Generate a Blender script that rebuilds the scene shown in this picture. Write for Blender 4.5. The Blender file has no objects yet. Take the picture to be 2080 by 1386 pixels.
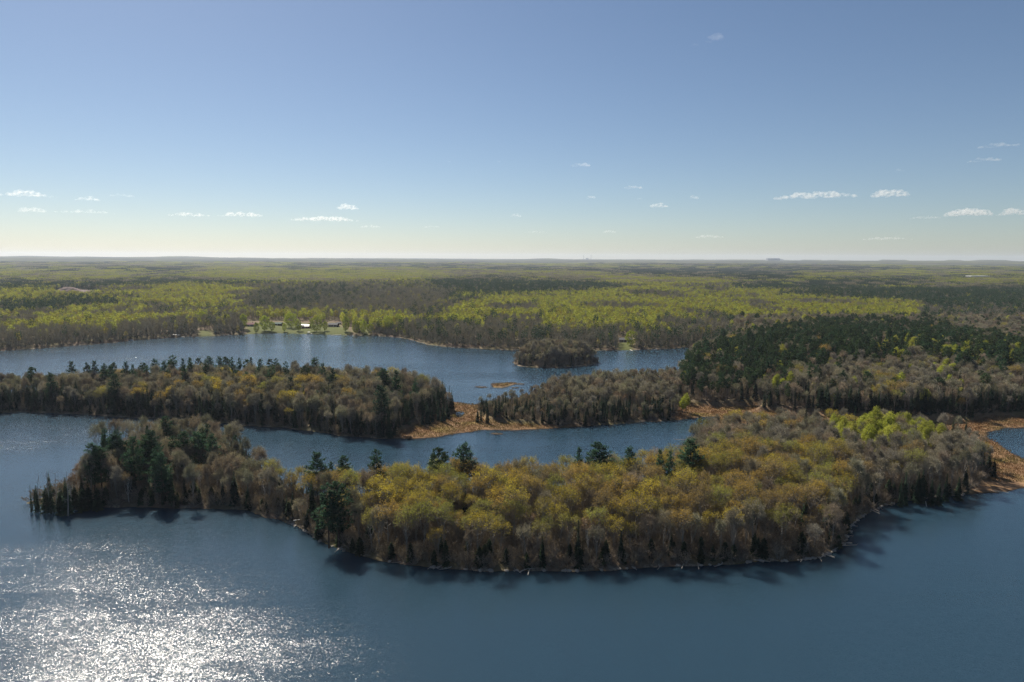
import bpy, math, random
import numpy as np
from mathutils import Vector, Matrix

C = bpy.context.scene
COL = C.collection
R = math.radians

# ------------------------------------------------------------------ camera
CAM_H = 100.0
PITCH, ROLL = R(6.9), R(0.22)
F, CX, CY = 1387.0, 1040.0, 693.0
_f = np.array([0, math.cos(PITCH), -math.sin(PITCH)])
_u0 = np.array([0, math.sin(PITCH), math.cos(PITCH)])
_r0 = np.array([1.0, 0, 0])
_r = _r0 * math.cos(ROLL) + _u0 * math.sin(ROLL)
_u = _u0 * math.cos(ROLL) - _r0 * math.sin(ROLL)
cam = bpy.data.objects.new('camera', bpy.data.cameras.new('camera'))
COL.objects.link(cam)
M = Matrix(((_r[0], _u[0], -_f[0], 0), (_r[1], _u[1], -_f[1], 0), (_r[2], _u[2], -_f[2], CAM_H), (0, 0, 0, 1)))
cam.matrix_world = M
cam.data.sensor_width = 36.0
cam.data.lens = F / 2080 * 36
cam.data.clip_start = 1.0
cam.data.clip_end = 90000.0
C.camera = cam

# ------------------------------------------------------------------ sky, sun, exposure
SUN_EL, SUN_AZ = R(46), R(-33)          # azimuth measured from +Y towards +X
w = bpy.data.worlds.new('World'); C.world = w; w.use_nodes = True
nt = w.node_tree; nt.nodes.clear()
sky = nt.nodes.new('ShaderNodeTexSky'); sky.sky_type = 'NISHITA'; sky.sun_disc = False
sky.sun_elevation = SUN_EL; sky.sun_rotation = SUN_AZ
sky.altitude = 300; sky.air_density = 0.88; sky.dust_density = 0.5; sky.ozone_density = 3.0
bg = nt.nodes.new('ShaderNodeBackground'); bg.inputs[1].default_value = 0.05
wo = nt.nodes.new('ShaderNodeOutputWorld')
wb = nt.nodes.new('ShaderNodeVectorMath'); wb.operation = 'MULTIPLY'; wb.inputs[1].default_value = (0.95, 0.945, 0.93)
nt.links.new(sky.outputs[0], wb.inputs[0]); nt.links.new(wb.outputs[0], bg.inputs[0]); nt.links.new(bg.outputs[0], wo.inputs[0])
sl = bpy.data.lights.new('sun', 'SUN'); sl.energy = 5.0; sl.angle = R(0.53); sl.color = (1.0, 0.92, 0.80)
sun = bpy.data.objects.new('sun', sl); COL.objects.link(sun)
SUN_DIR = Vector((math.sin(SUN_AZ) * math.cos(SUN_EL), math.cos(SUN_AZ) * math.cos(SUN_EL), math.sin(SUN_EL)))
sun.rotation_euler = SUN_DIR.to_track_quat('Z', 'Y').to_euler()
sun.location = (0, 0, 400)
C.view_settings.view_transform = 'Standard'; C.view_settings.look = 'None'
C.view_settings.exposure = 0.82; C.view_settings.gamma = 1.0; C.view_settings.use_curve_mapping = False
cy = C.cycles
cy.max_bounces = 7; cy.diffuse_bounces = 4; cy.glossy_bounces = 2; cy.transmission_bounces = 2
cy.transparent_max_bounces = 6; cy.volume_bounces = 3
cy.use_denoising = True; cy.denoising_prefilter = 'NONE'
cy.sample_clamp_indirect = 6.0
cy.use_adaptive_sampling = False

# ------------------------------------------------------------------ helpers
def P(px, py, z=0.0):
    """The point at height z that the photograph shows at pixel (px, py)."""
    d = _f + _r * ((px - CX) / F) + _u * ((CY - py) / F)
    t = (z - CAM_H) / d[2]
    return np.array([d[0] * t, d[1] * t, z])

def poly(pts, z=0.0):
    return np.array([P(a, b, z)[:2] for a, b in pts])

def inside(pts, pg):
    x, y = pts[:, 0], pts[:, 1]
    r = np.zeros(len(pts), bool)
    n = len(pg)
    for i in range(n):
        (x1, y1), (x2, y2) = pg[i], pg[(i + 1) % n]
        c = (y1 > y) != (y2 > y)
        with np.errstate(divide='ignore', invalid='ignore'):
            xi = (x2 - x1) * (y - y1) / (y2 - y1 + 1e-12) + x1
        r ^= c & (x < xi)
    return r

def edge_dist(pts, pg):
    d = np.full(len(pts), 1e18)
    n = len(pg)
    for i in range(n):
        a, b = pg[i], pg[(i + 1) % n]
        e = b - a; L = float(e @ e) + 1e-12
        t = np.clip(((pts - a) @ e) / L, 0, 1)
        q = pts - a - t[:, None] * e
        d = np.minimum(d, (q * q).sum(1))
    return np.sqrt(d)

def sdf(pts, pg):
    return np.where(inside(pts, pg), 1.0, -1.0) * edge_dist(pts, pg)

def _hash(ix, iy, s):
    h = (ix.astype(np.int64) * 374761393 + iy.astype(np.int64) * 668265263 + s * 974634777) & 0x7fffffff
    h = ((h ^ (h >> 13)) * 1274126177) & 0x7fffffff
    return ((h ^ (h >> 16)) & 0xffff) / 65535.0

def noise(x, y, s=0):
    ix, iy = np.floor(x), np.floor(y)
    fx, fy = x - ix, y - iy
    fx, fy = fx * fx * (3 - 2 * fx), fy * fy * (3 - 2 * fy)
    a, b = _hash(ix, iy, s), _hash(ix + 1, iy, s)
    c, d = _hash(ix, iy + 1, s), _hash(ix + 1, iy + 1, s)
    return (a * (1 - fx) + b * fx) * (1 - fy) + (c * (1 - fx) + d * fx) * fy

def fbm(x, y, s=0, o=4):
    v, a, t = 0, 1.0, 0
    for k in range(o):
        v = v + a * noise(x * 2 ** k, y * 2 ** k, s + k * 17); t += a; a *= 0.5
    return v / t

def smooth(a, b, x):
    t = np.clip((x - a) / (b - a), 0, 1)
    return t * t * (3 - 2 * t)

def mesh_np(name, verts, faces, mats, midx=None, smooth_shade=False, attrs=None):
    """faces: list of int arrays (n,k); midx: list of material indices per array."""
    me = bpy.data.meshes.new(name)
    verts = np.asarray(verts, dtype=np.float32)
    me.vertices.add(len(verts)); me.vertices.foreach_set('co', verts.ravel())
    loops = np.concatenate([np.asarray(f, dtype=np.int32).ravel() for f in faces])
    tot = np.concatenate([np.full(len(f), f.shape[1], dtype=np.int32) for f in faces])
    start = np.concatenate([[0], np.cumsum(tot)[:-1]]).astype(np.int32)
    me.loops.add(len(loops)); me.loops.foreach_set('vertex_index', loops)
    me.polygons.add(len(tot)); me.polygons.foreach_set('loop_start', start)
    try: me.polygons.foreach_set('loop_total', tot)
    except Exception: pass
    for m in mats: me.materials.append(m)
    if midx is not None:
        me.polygons.foreach_set('material_index', np.concatenate([np.full(len(f), k, dtype=np.int32) for f, k in zip(faces, midx)]))
    me.polygons.foreach_set('use_smooth', np.full(len(tot), bool(smooth_shade)))
    for k, v in (attrs or {}).items():
        a = me.attributes.new(k, 'FLOAT', 'POINT'); a.data.foreach_set('value', np.asarray(v, dtype=np.float32))
    me.update(); me.validate()
    return me

def obj(name, me, parent=None, kind=None, label=None, cat=None, group=None, loc=None):
    o = bpy.data.objects.new(name, me); COL.objects.link(o)
    if parent is not None: o.parent = parent
    if loc is not None: o.location = loc
    if kind: o['kind'] = kind
    if label: o['label'] = label
    if cat: o['category'] = cat
    if group: o['group'] = group
    return o

class MB:
    """Collects boxes, tubes and cards; every face list carries a material index."""
    def __init__(s): s.v, s.f, s.m, s.n = [], [], [], 0
    def add(s, v, f, m=0):
        v = np.asarray(v, float); f = np.asarray(f, int)
        s.v.append(v); s.f.append(f + s.n); s.m.append(m); s.n += len(v)
    def box(s, x0, x1, y0, y1, z0, z1, m=0):
        v = [(x, y, z) for z in (z0, z1) for y in (y0, y1) for x in (x0, x1)]
        s.add(v, [(0, 2, 3, 1), (4, 5, 7, 6), (0, 1, 5, 4), (2, 6, 7, 3), (0, 4, 6, 2), (1, 3, 7, 5)], m)
    def tube(s, pts, rad, sides=5, m=0, cap=False):
        pts = np.asarray(pts, float); n = len(pts)
        rad = np.broadcast_to(rad, (n,))
        t = np.gradient(pts, axis=0); t /= np.linalg.norm(t, axis=1)[:, None] + 1e-9
        ref = np.where(np.abs(t[:, 2:3]) > 0.9, [[1.0, 0, 0]], [[0, 0, 1.0]])
        a = np.cross(t, ref); a /= np.linalg.norm(a, axis=1)[:, None] + 1e-9
        b = np.cross(t, a)
        th = np.arange(sides) * 2 * math.pi / sides
        v = pts[:, None, :] + rad[:, None, None] * (a[:, None, :] * np.cos(th)[None, :, None] + b[:, None, :] * np.sin(th)[None, :, None])
        i = np.arange(n - 1)[:, None] * sides; j = np.arange(sides)[None, :]; k = (j + 1) % sides
        f = np.stack([i + j, i + k, i + k + sides, i + j + sides], -1).reshape(-1, 4)
        s.add(v.reshape(-1, 3), f, m)
        if cap:
            s.add(v[-1], [list(range(sides))] , m); s.add(v[0], [list(range(sides))[::-1]], m)
    def cards(s, c, d, n, L, W, m=0, diamond=True):
        """Many leaf-sized faces: centre c, long axis d, normal hint n."""
        c = np.asarray(c, float); d = np.asarray(d, float)
        d = d / (np.linalg.norm(d, axis=1)[:, None] + 1e-9)
        q = np.cross(d, n); q /= np.linalg.norm(q, axis=1)[:, None] + 1e-9
        L = np.broadcast_to(L, (len(c),))[:, None]; W = np.broadcast_to(W, (len(c),))[:, None]
        if diamond: v = np.stack([c - d * L / 2, c + q * W / 2 + d * L * .08, c + d * L / 2, c - q * W / 2 + d * L * .08], 1)
        else: v = np.stack([c - d * L / 2 - q * W / 2, c - d * L / 2 + q * W / 2, c + d * L / 2 + q * W / 3, c + d * L / 2 - q * W / 3], 1)
        s.add(v.reshape(-1, 3), np.arange(len(c) * 4).reshape(-1, 4), m)
    def mesh(s, name, mats, smooth_shade=False):
        return mesh_np(name, np.concatenate(s.v), s.f, mats, s.m, smooth_shade)
    def join(s, o, m_off=0):
        for v, f, m in zip(o.v, o.f, o.m): pass
        off = s.n
        s.v += o.v; s.f += [f + off for f in o.f]; s.m += [m + m_off for m in o.m]; s.n += o.n

def rdir(rng, n):
    v = rng.normal(size=(n, 3)); return v / np.linalg.norm(v, axis=1)[:, None]

# ------------------------------------------------------------------ materials
def mat(name):
    m = bpy.data.materials.new(name); m.use_nodes = True; m.node_tree.nodes.clear()
    t = m.node_tree
    def N(kind, **kw):
        n = t.nodes.new(kind)
        for k, v in kw.items():
            if k in n.inputs: n.inputs[k].default_value = v
            else: setattr(n, k, v)
        return n
    return m, t, N, t.links.new

def mixc(N, L, fac, a, b, blend='MIX'):
    n = N('ShaderNodeMix', data_type='RGBA', blend_type=blend)
    for v, i in ((fac, 0), (a, 6), (b, 7)):
        if hasattr(v, 'is_linked'): L(v, n.inputs[i])
        else: n.inputs[i].default_value = v if i == 0 else (*v, 1)
    return n.outputs[2]

def ramp(N, L, fac, lo, hi):
    n = N('ShaderNodeMapRange'); n.inputs[1].default_value = lo; n.inputs[2].default_value = hi
    L(fac, n.inputs[0]); return n.outputs[0]

def plain(name, col, rough=0.8, var=0.25, scale=1.5, metal=0.0):
    m, t, N, L = mat(name)
    tc = N('ShaderNodeTexCoord'); nz = N('ShaderNodeTexNoise'); nz.inputs['Scale'].default_value = scale
    nz.inputs['Detail'].default_value = 4
    L(tc.outputs['Object'], nz.inputs['Vector'])
    c = mixc(N, L, nz.outputs[0], tuple(x * (1 - var) for x in col), tuple(min(1, x * (1 + var)) for x in col))
    b = N('ShaderNodeBsdfPrincipled', Roughness=rough, Metallic=metal); L(c, b.inputs['Base Color'])
    if rough > .65: b.inputs['Specular IOR Level'].default_value = .12
    o = N('ShaderNodeOutputMaterial'); L(b.outputs[0], o.inputs[0])
    return m

def foliage(name, trans=0.35, base=None, var=0.35, scale=0.45, tcol=(1.15, 1.15, 0.75)):
    """Leaf, bud, twig or needle: the colour of one tree comes with the tree (its tint)."""
    m, t, N, L = mat(name)
    if base is None:
        at = N('ShaderNodeAttribute', attribute_type='INSTANCER', attribute_name='tint'); col = at.outputs['Color']
    else:
        rg = N('ShaderNodeRGB'); rg.outputs[0].default_value = (*base, 1); col = rg.outputs[0]
    tc = N('ShaderNodeTexCoord'); nz = N('ShaderNodeTexNoise'); nz.inputs['Scale'].default_value = scale
    nz.inputs['Detail'].default_value = 3
    L(tc.outputs['Object'], nz.inputs['Vector'])
    v = ramp(N, L, nz.outputs[0], 0.3, 0.7)
    mul = N('ShaderNodeMapRange'); mul.inputs[3].default_value = 1 - var; mul.inputs[4].default_value = 1 + var
    L(v, mul.inputs[0])
    hs = N('ShaderNodeVectorMath', operation='SCALE'); L(col, hs.inputs[0]); L(mul.outputs[0], hs.inputs['Scale'])
    d = N('ShaderNodeBsdfDiffuse'); L(hs.outputs[0], d.inputs[0])
    o = N('ShaderNodeOutputMaterial')
    if trans > 0:
        tm = N('ShaderNodeVectorMath', operation='MULTIPLY'); L(hs.outputs[0], tm.inputs[0]); tm.inputs[1].default_value = tcol
        tr = N('ShaderNodeBsdfTranslucent'); L(tm.outputs[0], tr.inputs[0])
        mx = N('ShaderNodeMixShader'); mx.inputs[0].default_value = trans
        L(d.outputs[0], mx.inputs[1]); L(tr.outputs[0], mx.inputs[2]); L(mx.outputs[0], o.inputs[0])
    else: L(d.outputs[0], o.inputs[0])
    return m

M_BARK = plain('bark_grey_brown', (0.21, 0.19, 0.165), 0.9, 0.4, 3)
M_BARKP = plain('bark_pine', (0.075, 0.055, 0.045), 0.9, 0.35, 3)
M_BARKW = plain('bark_white', (0.42, 0.40, 0.37), 0.8, 0.35, 4)
M_BARKA = plain('bark_aspen', (0.20, 0.20, 0.165), 0.8, 0.3, 3)
M_TWIG = foliage('twigs_brown', 0.2, (0.19, 0.162, 0.125), 0.3)
M_TINT = foliage('leaf_tint', 0.5)
M_TTWIG = foliage('twig_tint', 0.15)
M_NEEDLE = foliage('needle_tint', 0.18, None, 0.4, 0.6, (1.1, 1.15, 0.7))
M_DEAD = plain('dead_wood', (0.30, 0.28, 0.26), 0.9, 0.3, 3)

# ------------------------------------------------------------------ the lake, in photograph pixels at water level
PEN_FRONT = [(48, 1022), (80, 1026), (130, 1027), (200, 1030), (300, 1031), (400, 1034), (500, 1037), (545, 1052), (590, 1066), (625, 1084),
             (640, 1098), (680, 1113), (740, 1130), (800, 1143), (870, 1153), (940, 1157), (1000, 1161), (1100, 1161), (1200, 1159), (1280, 1155), (1350, 1151),
             (1450, 1148), (1550, 1143), (1620, 1139), (1670, 1133), (1694, 1120), (1712, 1107), (1718, 1090), (1724, 1075), (1748, 1054), (1775, 1040), (1790, 1030),
             (1840, 1017), (1900, 1011), (1960, 1005), (2030, 1000), (2080, 992), (2200, 978), (2500, 960)]
PEN_BACK = [(1468, 847), (1440, 858), (1424, 872), (1412, 888), (1404, 905), (1402, 935), (1385, 965), (1340, 990), (1200, 1006), (1000, 1008), (800, 1020), (700, 1026),
            (610, 1014), (560, 985), (515, 950), (480, 925), (430, 914), (320, 908), (230, 912), (192, 935), (160, 985), (110, 1008), (70, 1016)]
BAY_FAR = [(-700, 845), (-200, 840), (0, 839), (50, 837), (100, 839), (180, 843), (250, 847), (300, 850), (400, 856), (470, 862), (520, 866), (580, 870), (640, 877), (700, 886), (770, 891), (830, 892),
           (890, 888), (915, 884), (940, 879), (980, 875), (1040, 875), (1100, 872), (1180, 868), (1250, 862), (1330, 856), (1400, 851), (1440, 848)]
FAR_SHORE = [(1484, 696), (1440, 699), (1400, 705), (1370, 708), (1300, 711), (1230, 712), (1160, 712), (1100, 711), (1040, 711), (980, 709), (920, 706), (870, 700), (845, 693), (820, 687), (790, 684), (740, 682),
             (700, 681), (640, 679), (560, 677), (500, 679), (450, 682), (400, 684), (330, 687), (280, 691), (200, 699), (100, 706), (0, 713), (-200, 722), (-700, 735)]
ISLE_BACK = [(-700, 805), (-200, 812), (0, 810), (100, 806), (200, 798), (450, 786), (650, 787), (750, 790), (830, 795), (870, 803), (915, 818), (975, 824), (1000, 821), (1040, 811), (1100, 799),
             (1200, 787), (1300, 783), (1370, 779), (1388, 765), (1397, 742), (1420, 718), (1442, 704)]
near_lake = np.concatenate([poly(PEN_BACK), poly(PEN_FRONT), [[900, 60], [900, -400], [-900, -400], [-900, 400]], poly(BAY_FAR)])
far_lake = np.concatenate([poly(FAR_SHORE), poly(ISLE_BACK)])
pond = poly([(1995, 880), (2030, 872), (2080, 868), (2300, 860), (2300, 950), (2080, 934), (2060, 922), (2040, 910), (2022, 900), (2012, 890)])
small_isle = poly([(1040, 740), (1060, 745), (1100, 748), (1150, 747), (1200, 742), (1218, 737), (1205, 728), (1150, 722), (1090, 724), (1055, 731)])
islet = poly([(996, 783), (1004, 788), (1015, 787.5), (1028, 786.5), (1035, 783), (1050, 781), (1058, 779.3), (1040, 777.3), (1015, 778.5), (1003, 780)])

def shore(pts):
    """Signed distance to the water's edge, positive on land."""
    wob = (fbm(pts[:, 0] / 9, pts[:, 1] / 9, 5, 3) - .5) * 5.0 + (noise(pts[:, 0] / 2.5, pts[:, 1] / 2.5, 8) - .5) * 1.6
    wl = np.maximum(np.maximum(sdf(pts, near_lake), sdf(pts, far_lake)), sdf(pts, pond))
    land = -wl
    isl = np.maximum(sdf(pts, small_isle), sdf(pts, islet))
    near_isl = inside(pts, far_lake)
    return np.where(near_isl, np.maximum(land, isl), land) + wob * np.clip(np.hypot(pts[:, 0], pts[:, 1]) / 400, .5, 1.6)

MARSH = [poly(q) for q in (
    [(790, 894), (830, 872), (865, 855), (895, 845), (920, 838), (908, 824), (884, 813), (850, 802), (868, 797), (915, 814), (975, 820), (1040, 806), (1106, 792), (1112, 803), (1060, 818), (1010, 826),
     (975, 836), (970, 846), (1005, 858), (1050, 862), (1110, 867), (1180, 866), (1180, 872), (1100, 880), (980, 884), (890, 898)],
    [(1376, 824), (1440, 827), (1540, 824), (1545, 834), (1500, 846), (1470, 850), (1400, 856), (1366, 856)],
    [(1880, 872), (1950, 857), (2010, 848), (2080, 846), (2320, 842), (2320, 1000), (2080, 1002), (2030, 1008), (1945, 1014), (1955, 1002), (1990, 988), (2012, 962), (2002, 938), (1975, 912), (1930, 893)],
    [(1404, 903), (1470, 894), (1560, 889), (1700, 898), (1830, 903), (1960, 902), (1960, 852), (1830, 858), (1700, 848), (1545, 836), (1470, 844), (1440, 856), (1424, 871), (1410, 888)],
    )] + [islet]
LAWN = [poly(q) for q in ([(500, 666), (545, 662), (600, 662), (660, 664), (700, 670), (716, 681), (660, 683), (500, 683)], [(735, 674), (752, 674), (752, 685), (735, 685)],
                          [(1256, 694), (1284, 694), (1288, 714), (1254, 714)], [(402, 677), (432, 677), (432, 686), (402, 686)])]
PIT = poly([(95, 596), (120, 590), (160, 588), (205, 594), (215, 604), (180, 608), (110, 606)], 8)

def marsh_w(pts):
    m = np.full(len(pts), -1e9)
    for q in MARSH: m = np.maximum(m, sdf(pts, q))
    return smooth(-2.5, 2.5, m + (noise(pts[:, 0] / 5, pts[:, 1] / 5, 31) - .5) * 5)

def lawn_w(pts):
    m = np.full(len(pts), -1e9)
    for q in LAWN: m = np.maximum(m, sdf(pts, q))
    return smooth(-2, 4, m)

def height(pts, s=None, mw=None):
    x, y = pts[:, 0], pts[:, 1]
    d = np.hypot(x, y)
    if s is None: s = shore(pts)
    if mw is None: mw = marsh_w(pts)
    sp = np.maximum(s, 0)
    crest = 2.0 + 4.0 * fbm(x / 90, y / 90, 3, 2)
    h = np.minimum(sp, 3) * 0.22 + crest * (1 - np.exp(-sp / 26))
    h = h + (fbm(x / 12, y / 12, 11, 3) - .5) * np.minimum(sp * .15, 1.2)
    h = h * (1 - mw) + np.minimum(sp * .25, 0.45) * mw
    far = smooth(900, 2200, d)
    h = h + far * (fbm(x / 620, y / 500, 21, 3) - .32) * 26 * smooth(0, 60, sp)
    # the right-hand hill
    h = h + 9 * np.exp(-(((x - 330) / 170) ** 2 + ((y - 620) / 130) ** 2)) * smooth(5, 60, sp) * (1 - mw)
    hz = smooth(5000, 17000, d)
    h = h + hz * (66 + 46 * (fbm(x / 3800, y / 3800, 40, 4) - .5))
    ang = np.degrees(np.arctan2(x, y))
    # long hills on the skyline
    for a0, wd, hh, dd in ((-25.5, 2.2, 38, 18500), (2.6, 1.7, 34, 17500), (-13, 4, 14, 19000), (-35, 5, 26, 19500), (15, 6, 14, 19000)):
        h = h + hh * np.exp(-((ang - a0) / wd) ** 2) * np.exp(-((d - dd) / 1500) ** 2)
    # flat topped mine dumps
    for a0, wd, hh in ((23.6, .9, 16), (25.0, .45, 12), (29.0, 1.0, 20), (32.6, .5, 14), (34.9, 1.2, 20)):
        h = h + hh * smooth(1.0, .7, np.abs(ang - a0) / wd) * smooth(1300, 900, np.abs(d - 17500))
    h = np.where(s < 0, np.maximum(s * .25, -2.2), h)
    return h

def gridded(xs, ys, name, M_, keep=lambda s: s > -7, lower=0.0):
    X, Y = np.meshgrid(xs, ys); pts = np.stack([X.ravel(), Y.ravel()], 1)
    nx, ny = len(xs), len(ys)
    return sheet(pts, nx, ny, name, M_, keep, lower)

def sheet(pts, nx, ny, name, M_, keep, lower=0.0):
    s = shore(pts); mw = marsh_w(pts); lw = lawn_w(pts); h = height(pts, s, mw) - lower
    pw = smooth(-8, 8, sdf(pts, PIT) + (noise(pts[:, 0] / 15, pts[:, 1] / 15, 3) - .5) * 14)
    i = np.arange(ny - 1)[:, None] * nx; j = np.arange(nx - 1)[None, :]
    f = np.stack([i + j, i + j + 1, i + j + 1 + nx, i + j + nx], -1).reshape(-1, 4)
    k = keep(s); f = f[k[f].any(1)]
    used, inv = np.unique(f, return_inverse=True)
    V = np.column_stack([pts, h])[used]
    me = mesh_np(name, V, [inv.reshape(-1, 4)], [M_], None, True, {'marsh': mw[used], 'lawn': lw[used], 'shore': s[used], 'pit': pw[used]})
    return obj(name, me, kind='structure')

def ground_material():
    m, t, N, L = mat('ground_soil')
    geo = N('ShaderNodeNewGeometry')
    def nz(scale, det=5):
        n = N('ShaderNodeTexNoise'); n.inputs['Scale'].default_value = scale; n.inputs['Detail'].default_value = det
        L(geo.outputs['Position'], n.inputs['Vector']); return n.outputs[0]
    a, b, c = nz(0.35), nz(0.05), nz(1.2, 6)
    litter = mixc(N, L, ramp(N, L, a, .3, .7), (0.085, 0.062, 0.045), (0.17, 0.125, 0.09))
    litter = mixc(N, L, ramp(N, L, b, .4, .65), litter, (0.13, 0.115, 0.06))
    ms = mixc(N, L, ramp(N, L, a, .32, .68), (0.17, 0.102, 0.056), (0.24, 0.150, 0.084))
    ms = mixc(N, L, ramp(N, L, b, .52, .66), ms, (0.20, 0.15, 0.045))
    ms = mixc(N, L, ramp(N, L, c, .55, .75), ms, (0.25, 0.165, 0.095))
    lw = mixc(N, L, ramp(N, L, a, .3, .7), (0.06, 0.075, 0.022), (0.10, 0.105, 0.034))
    sh = mixc(N, L, ramp(N, L, c, .35, .65), (0.10, 0.082, 0.065), (0.30, 0.255, 0.19))
    pt = mixc(N, L, ramp(N, L, a, .3, .7), (0.09, 0.072, 0.064), (0.17, 0.13, 0.115))
    def at(n): q = N('ShaderNodeAttribute', attribute_name=n); return q.outputs['Fac']
    s = at('shore')
    band = N('ShaderNodeMath', operation='MULTIPLY'); L(ramp(N, L, s, 2.6, .8), band.inputs[0]); L(ramp(N, L, nz(0.13, 3), .5, .62), band.inputs[1])
    col = mixc(N, L, band.outputs[0], litter, sh)
    mcol = mixc(N, L, ramp(N, L, s, 1.2, .4), ms, (0.05, 0.035, 0.025))
    col = mixc(N, L, at('marsh'), col, mcol)
    col = mixc(N, L, at('lawn'), col, lw)
    col = mixc(N, L, at('pit'), col, pt)
    bs = N('ShaderNodeBsdfPrincipled', Roughness=0.95); L(col, bs.inputs['Base Color'])
    bs.inputs['Specular IOR Level'].default_value = 0.1
    bp = N('ShaderNodeBump', Strength=0.6, Distance=0.4); L(c, bp.inputs['Height']); L(bp.outputs[0], bs.inputs['Normal'])
    o = N('ShaderNodeOutputMaterial'); L(bs.outputs[0], o.inputs[0])
    return m

def far_material():
    """Forest too far off to part its trees: stands of aspen, hardwood and conifer as broad patches."""
    m, t, N, L = mat('far_forest')
    geo = N('ShaderNodeNewGeometry')
    def nz(scale, det=6):
        n = N('ShaderNodeTexNoise'); n.inputs['Scale'].default_value = scale; n.inputs['Detail'].default_value = det
        L(geo.outputs['Position'], n.inputs['Vector']); return n.outputs[0]
    a, b, c = nz(0.0011), nz(0.0006), nz(0.004)
    col = mixc(N, L, ramp(N, L, a, .42, .58), (0.062, 0.06, 0.044), (0.13, 0.135, 0.045))
    col = mixc(N, L, ramp(N, L, b, .47, .58), col, (0.03, 0.038, 0.03))
    col = mixc(N, L, ramp(N, L, c, .35, .7), (0.045, 0.047, 0.036), col)
    bs = N('ShaderNodeBsdfPrincipled', Roughness=1.0); L(col, bs.inputs['Base Color']); bs.inputs['Specular IOR Level'].default_value = 0
    o = N('ShaderNodeOutputMaterial'); L(bs.outputs[0], o.inputs[0])
    return m

M_GROUND = ground_material(); M_FAR = far_material()
gridded(np.arange(-330, 460, 2.0), np.arange(185, 470, 2.0), 'ground', M_GROUND)
gridded(np.arange(-560, 860, 4.0), np.arange(466, 1010, 4.0), 'ground', M_GROUND, lower=0.02)
gridded(np.arange(-2400, 2400.1, 20.0), np.arange(1000, 2620, 20.0), 'ground', M_GROUND, keep=lambda s: s > -30, lower=0.05)
gridded(np.arange(-1500, -540, 12.0), np.arange(420, 1020, 12.0), 'ground', M_GROUND, keep=lambda s: s > -20, lower=0.05)
gridded(np.arange(840, 1500, 12.0), np.arange(420, 1020, 12.0), 'ground', M_GROUND, keep=lambda s: s > -20, lower=0.05)
gridded(np.arange(450, 900, 10.0), np.arange(185, 470, 10.0), 'ground', M_GROUND, keep=lambda s: s > -20, lower=0.05)
FAR_R = 24000.0
_az = np.radians(np.linspace(-62, 62, 420)); _rr = np.geomspace(2300, FAR_R, 190)
_A, _Rr = np.meshgrid(_az, _rr)
_fp = np.stack([(_Rr * np.sin(_A)).ravel(), (_Rr * np.cos(_A)).ravel()], 1)
sheet(_fp, len(_az), len(_rr), 'terrain', M_FAR, lambda s: np.ones(len(s), bool), lower=0.6)

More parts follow.
